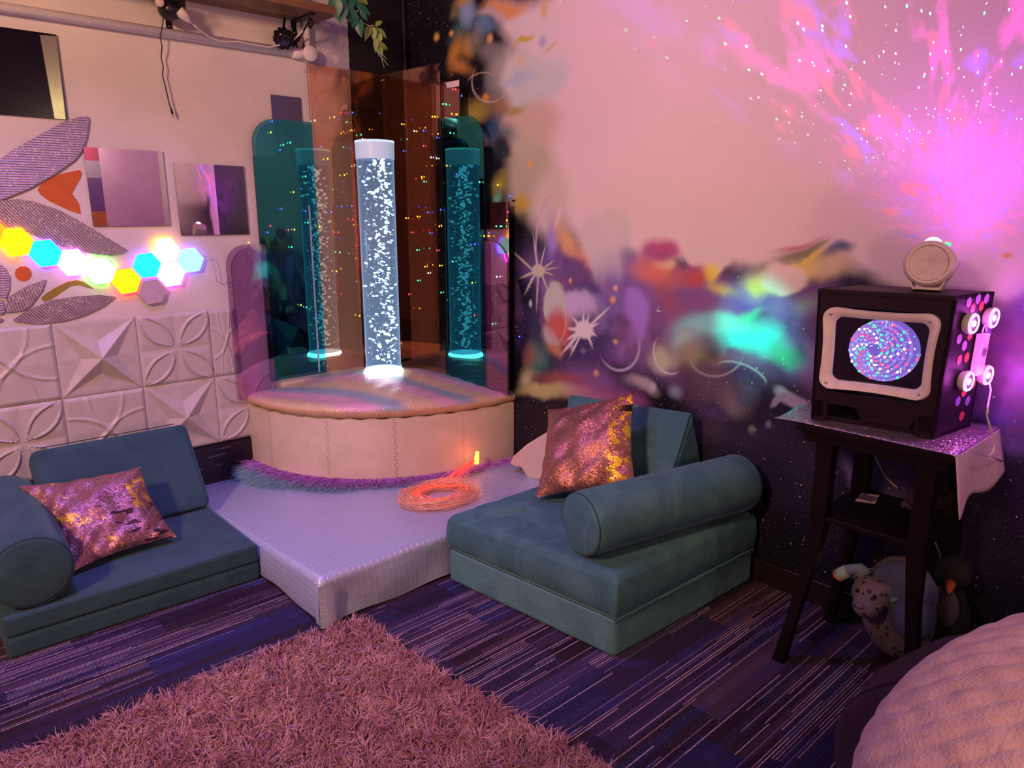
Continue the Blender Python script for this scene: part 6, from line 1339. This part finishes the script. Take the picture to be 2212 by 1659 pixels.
LB = [(588, 262, 'b'), (585, 286, 'y'), (627, 308, 'g'), (612, 313, 'g'), (605, 324, 'b'), (680, 260, 'w'), (722, 253, 'y'), (762, 243, 'b'), (780, 291, 'g'), (694, 317, 'b'), (708, 343, 'y'), (660, 381, 'g'), (634, 415, 'y'), (608, 451, 'b'), (660, 456, 'b'), (716, 458, 'b'), (738, 446, 'b'), (665, 481, 'g'), (636, 496, 'y'), (623, 497, 'r'), (690, 490, 'y'), (731, 502, 'r'), (630, 534, 'g'), (734, 545, 'g'), (727, 586, 'y'), (537, 524, 'y'), (578, 502, 'b'), (584, 488, 'r'), (650, 659, 'y'), (662, 664, 'g'), (777, 682, 'y'), (744, 378, 'y'), (760, 445, 'b'), (762, 474, 'r')]
RB = [(820, 245, 'b'), (868, 268, 'y'), (895, 283, 'w'), (915, 282, 'b'), (934, 252, 'y'), (940, 252, 'y'), (872, 326, 'b'), (915, 315, 'r'), (944, 297, 'b'), (931, 340, 'w'), (943, 342, 'w'), (911, 382, 'y'), (916, 392, 'g'), (965, 358, 'y'), (986, 376, 'b'), (1036, 393, 'g'), (973, 287, 'g'), (877, 471, 'y'), (902, 468, 'y'), (924, 459, 'b'), (952, 453, 'b'), (929, 503, 'b'), (901, 540, 'g'), (889, 502, 'r'), (949, 489, 'y'), (918, 576, 'y'), (950, 574, 'y'), (953, 632, 'g'), (978, 565, 'g'), (1020, 611, 'y'), (925, 590, 'w'), (944, 541, 'r'), (883, 636, 'r'), (903, 606, 'g'), (1026, 527, 'b'), (1017, 529, 'b'), (1095, 476, 'y'), (1072, 489, 'g'), (1081, 489, 'g'), (1055, 510, 'y'), (1046, 510, 'y'), (1056, 503, 'b'), (1097, 458, 'r'), (1064, 700, 'g'), (1073, 598, 'w'), (1025, 681, 'r')]
TBb = [(978, 193, 'r'), (984, 193, 'r'), (957, 225, 'g'), (963, 225, 'g'), (976, 246, 'y'), (987, 247, 'y'), (997, 207, 'b')]
string('fairy lights strung over the left amber, green and pink mirrors', [(on_x((x, y), 0.046), c_) for x, y, c_ in LB], (0.05, -0.60, 0.9))
def mrp(x, y, off): return on_plane((x, y), mr(0, 0, off), (MN[0], MN[1], 0))
string('fairy lights strung over the right amber, green and pink mirrors', [(mrp(x, y, 0.028), c_) for x, y, c_ in RB] + [(mrp(x, y, 0.020), c_) for x, y, c_ in TBb] + [(on_y((1075, 400), -0.012), 'y'), (on_y((1101, 424), -0.012), 'b'), (on_y((1122, 727), -0.012), 'b')], (0.55, -0.13, 0.9))
for (p_, lab) in [((1109, 433), 'tiny black cable clip on the mural beside the smoked mirror, near a blue fairy bulb'), ((996, 184), 'tiny black cable clip at the top of the smoked strip with white sticker'), ((1132, 724), 'tiny black cable clip on the mural below the big starburst')]:
    q = on_y(p_, -0.008); tag(obj('cable_clip', MB().box(q - [0.006, 0.006, 0.004], q + [0.006, 0.0075, 0.004]), iron, smooth=False, bevel=0.001), lab, 'clip', 'black cable clips')
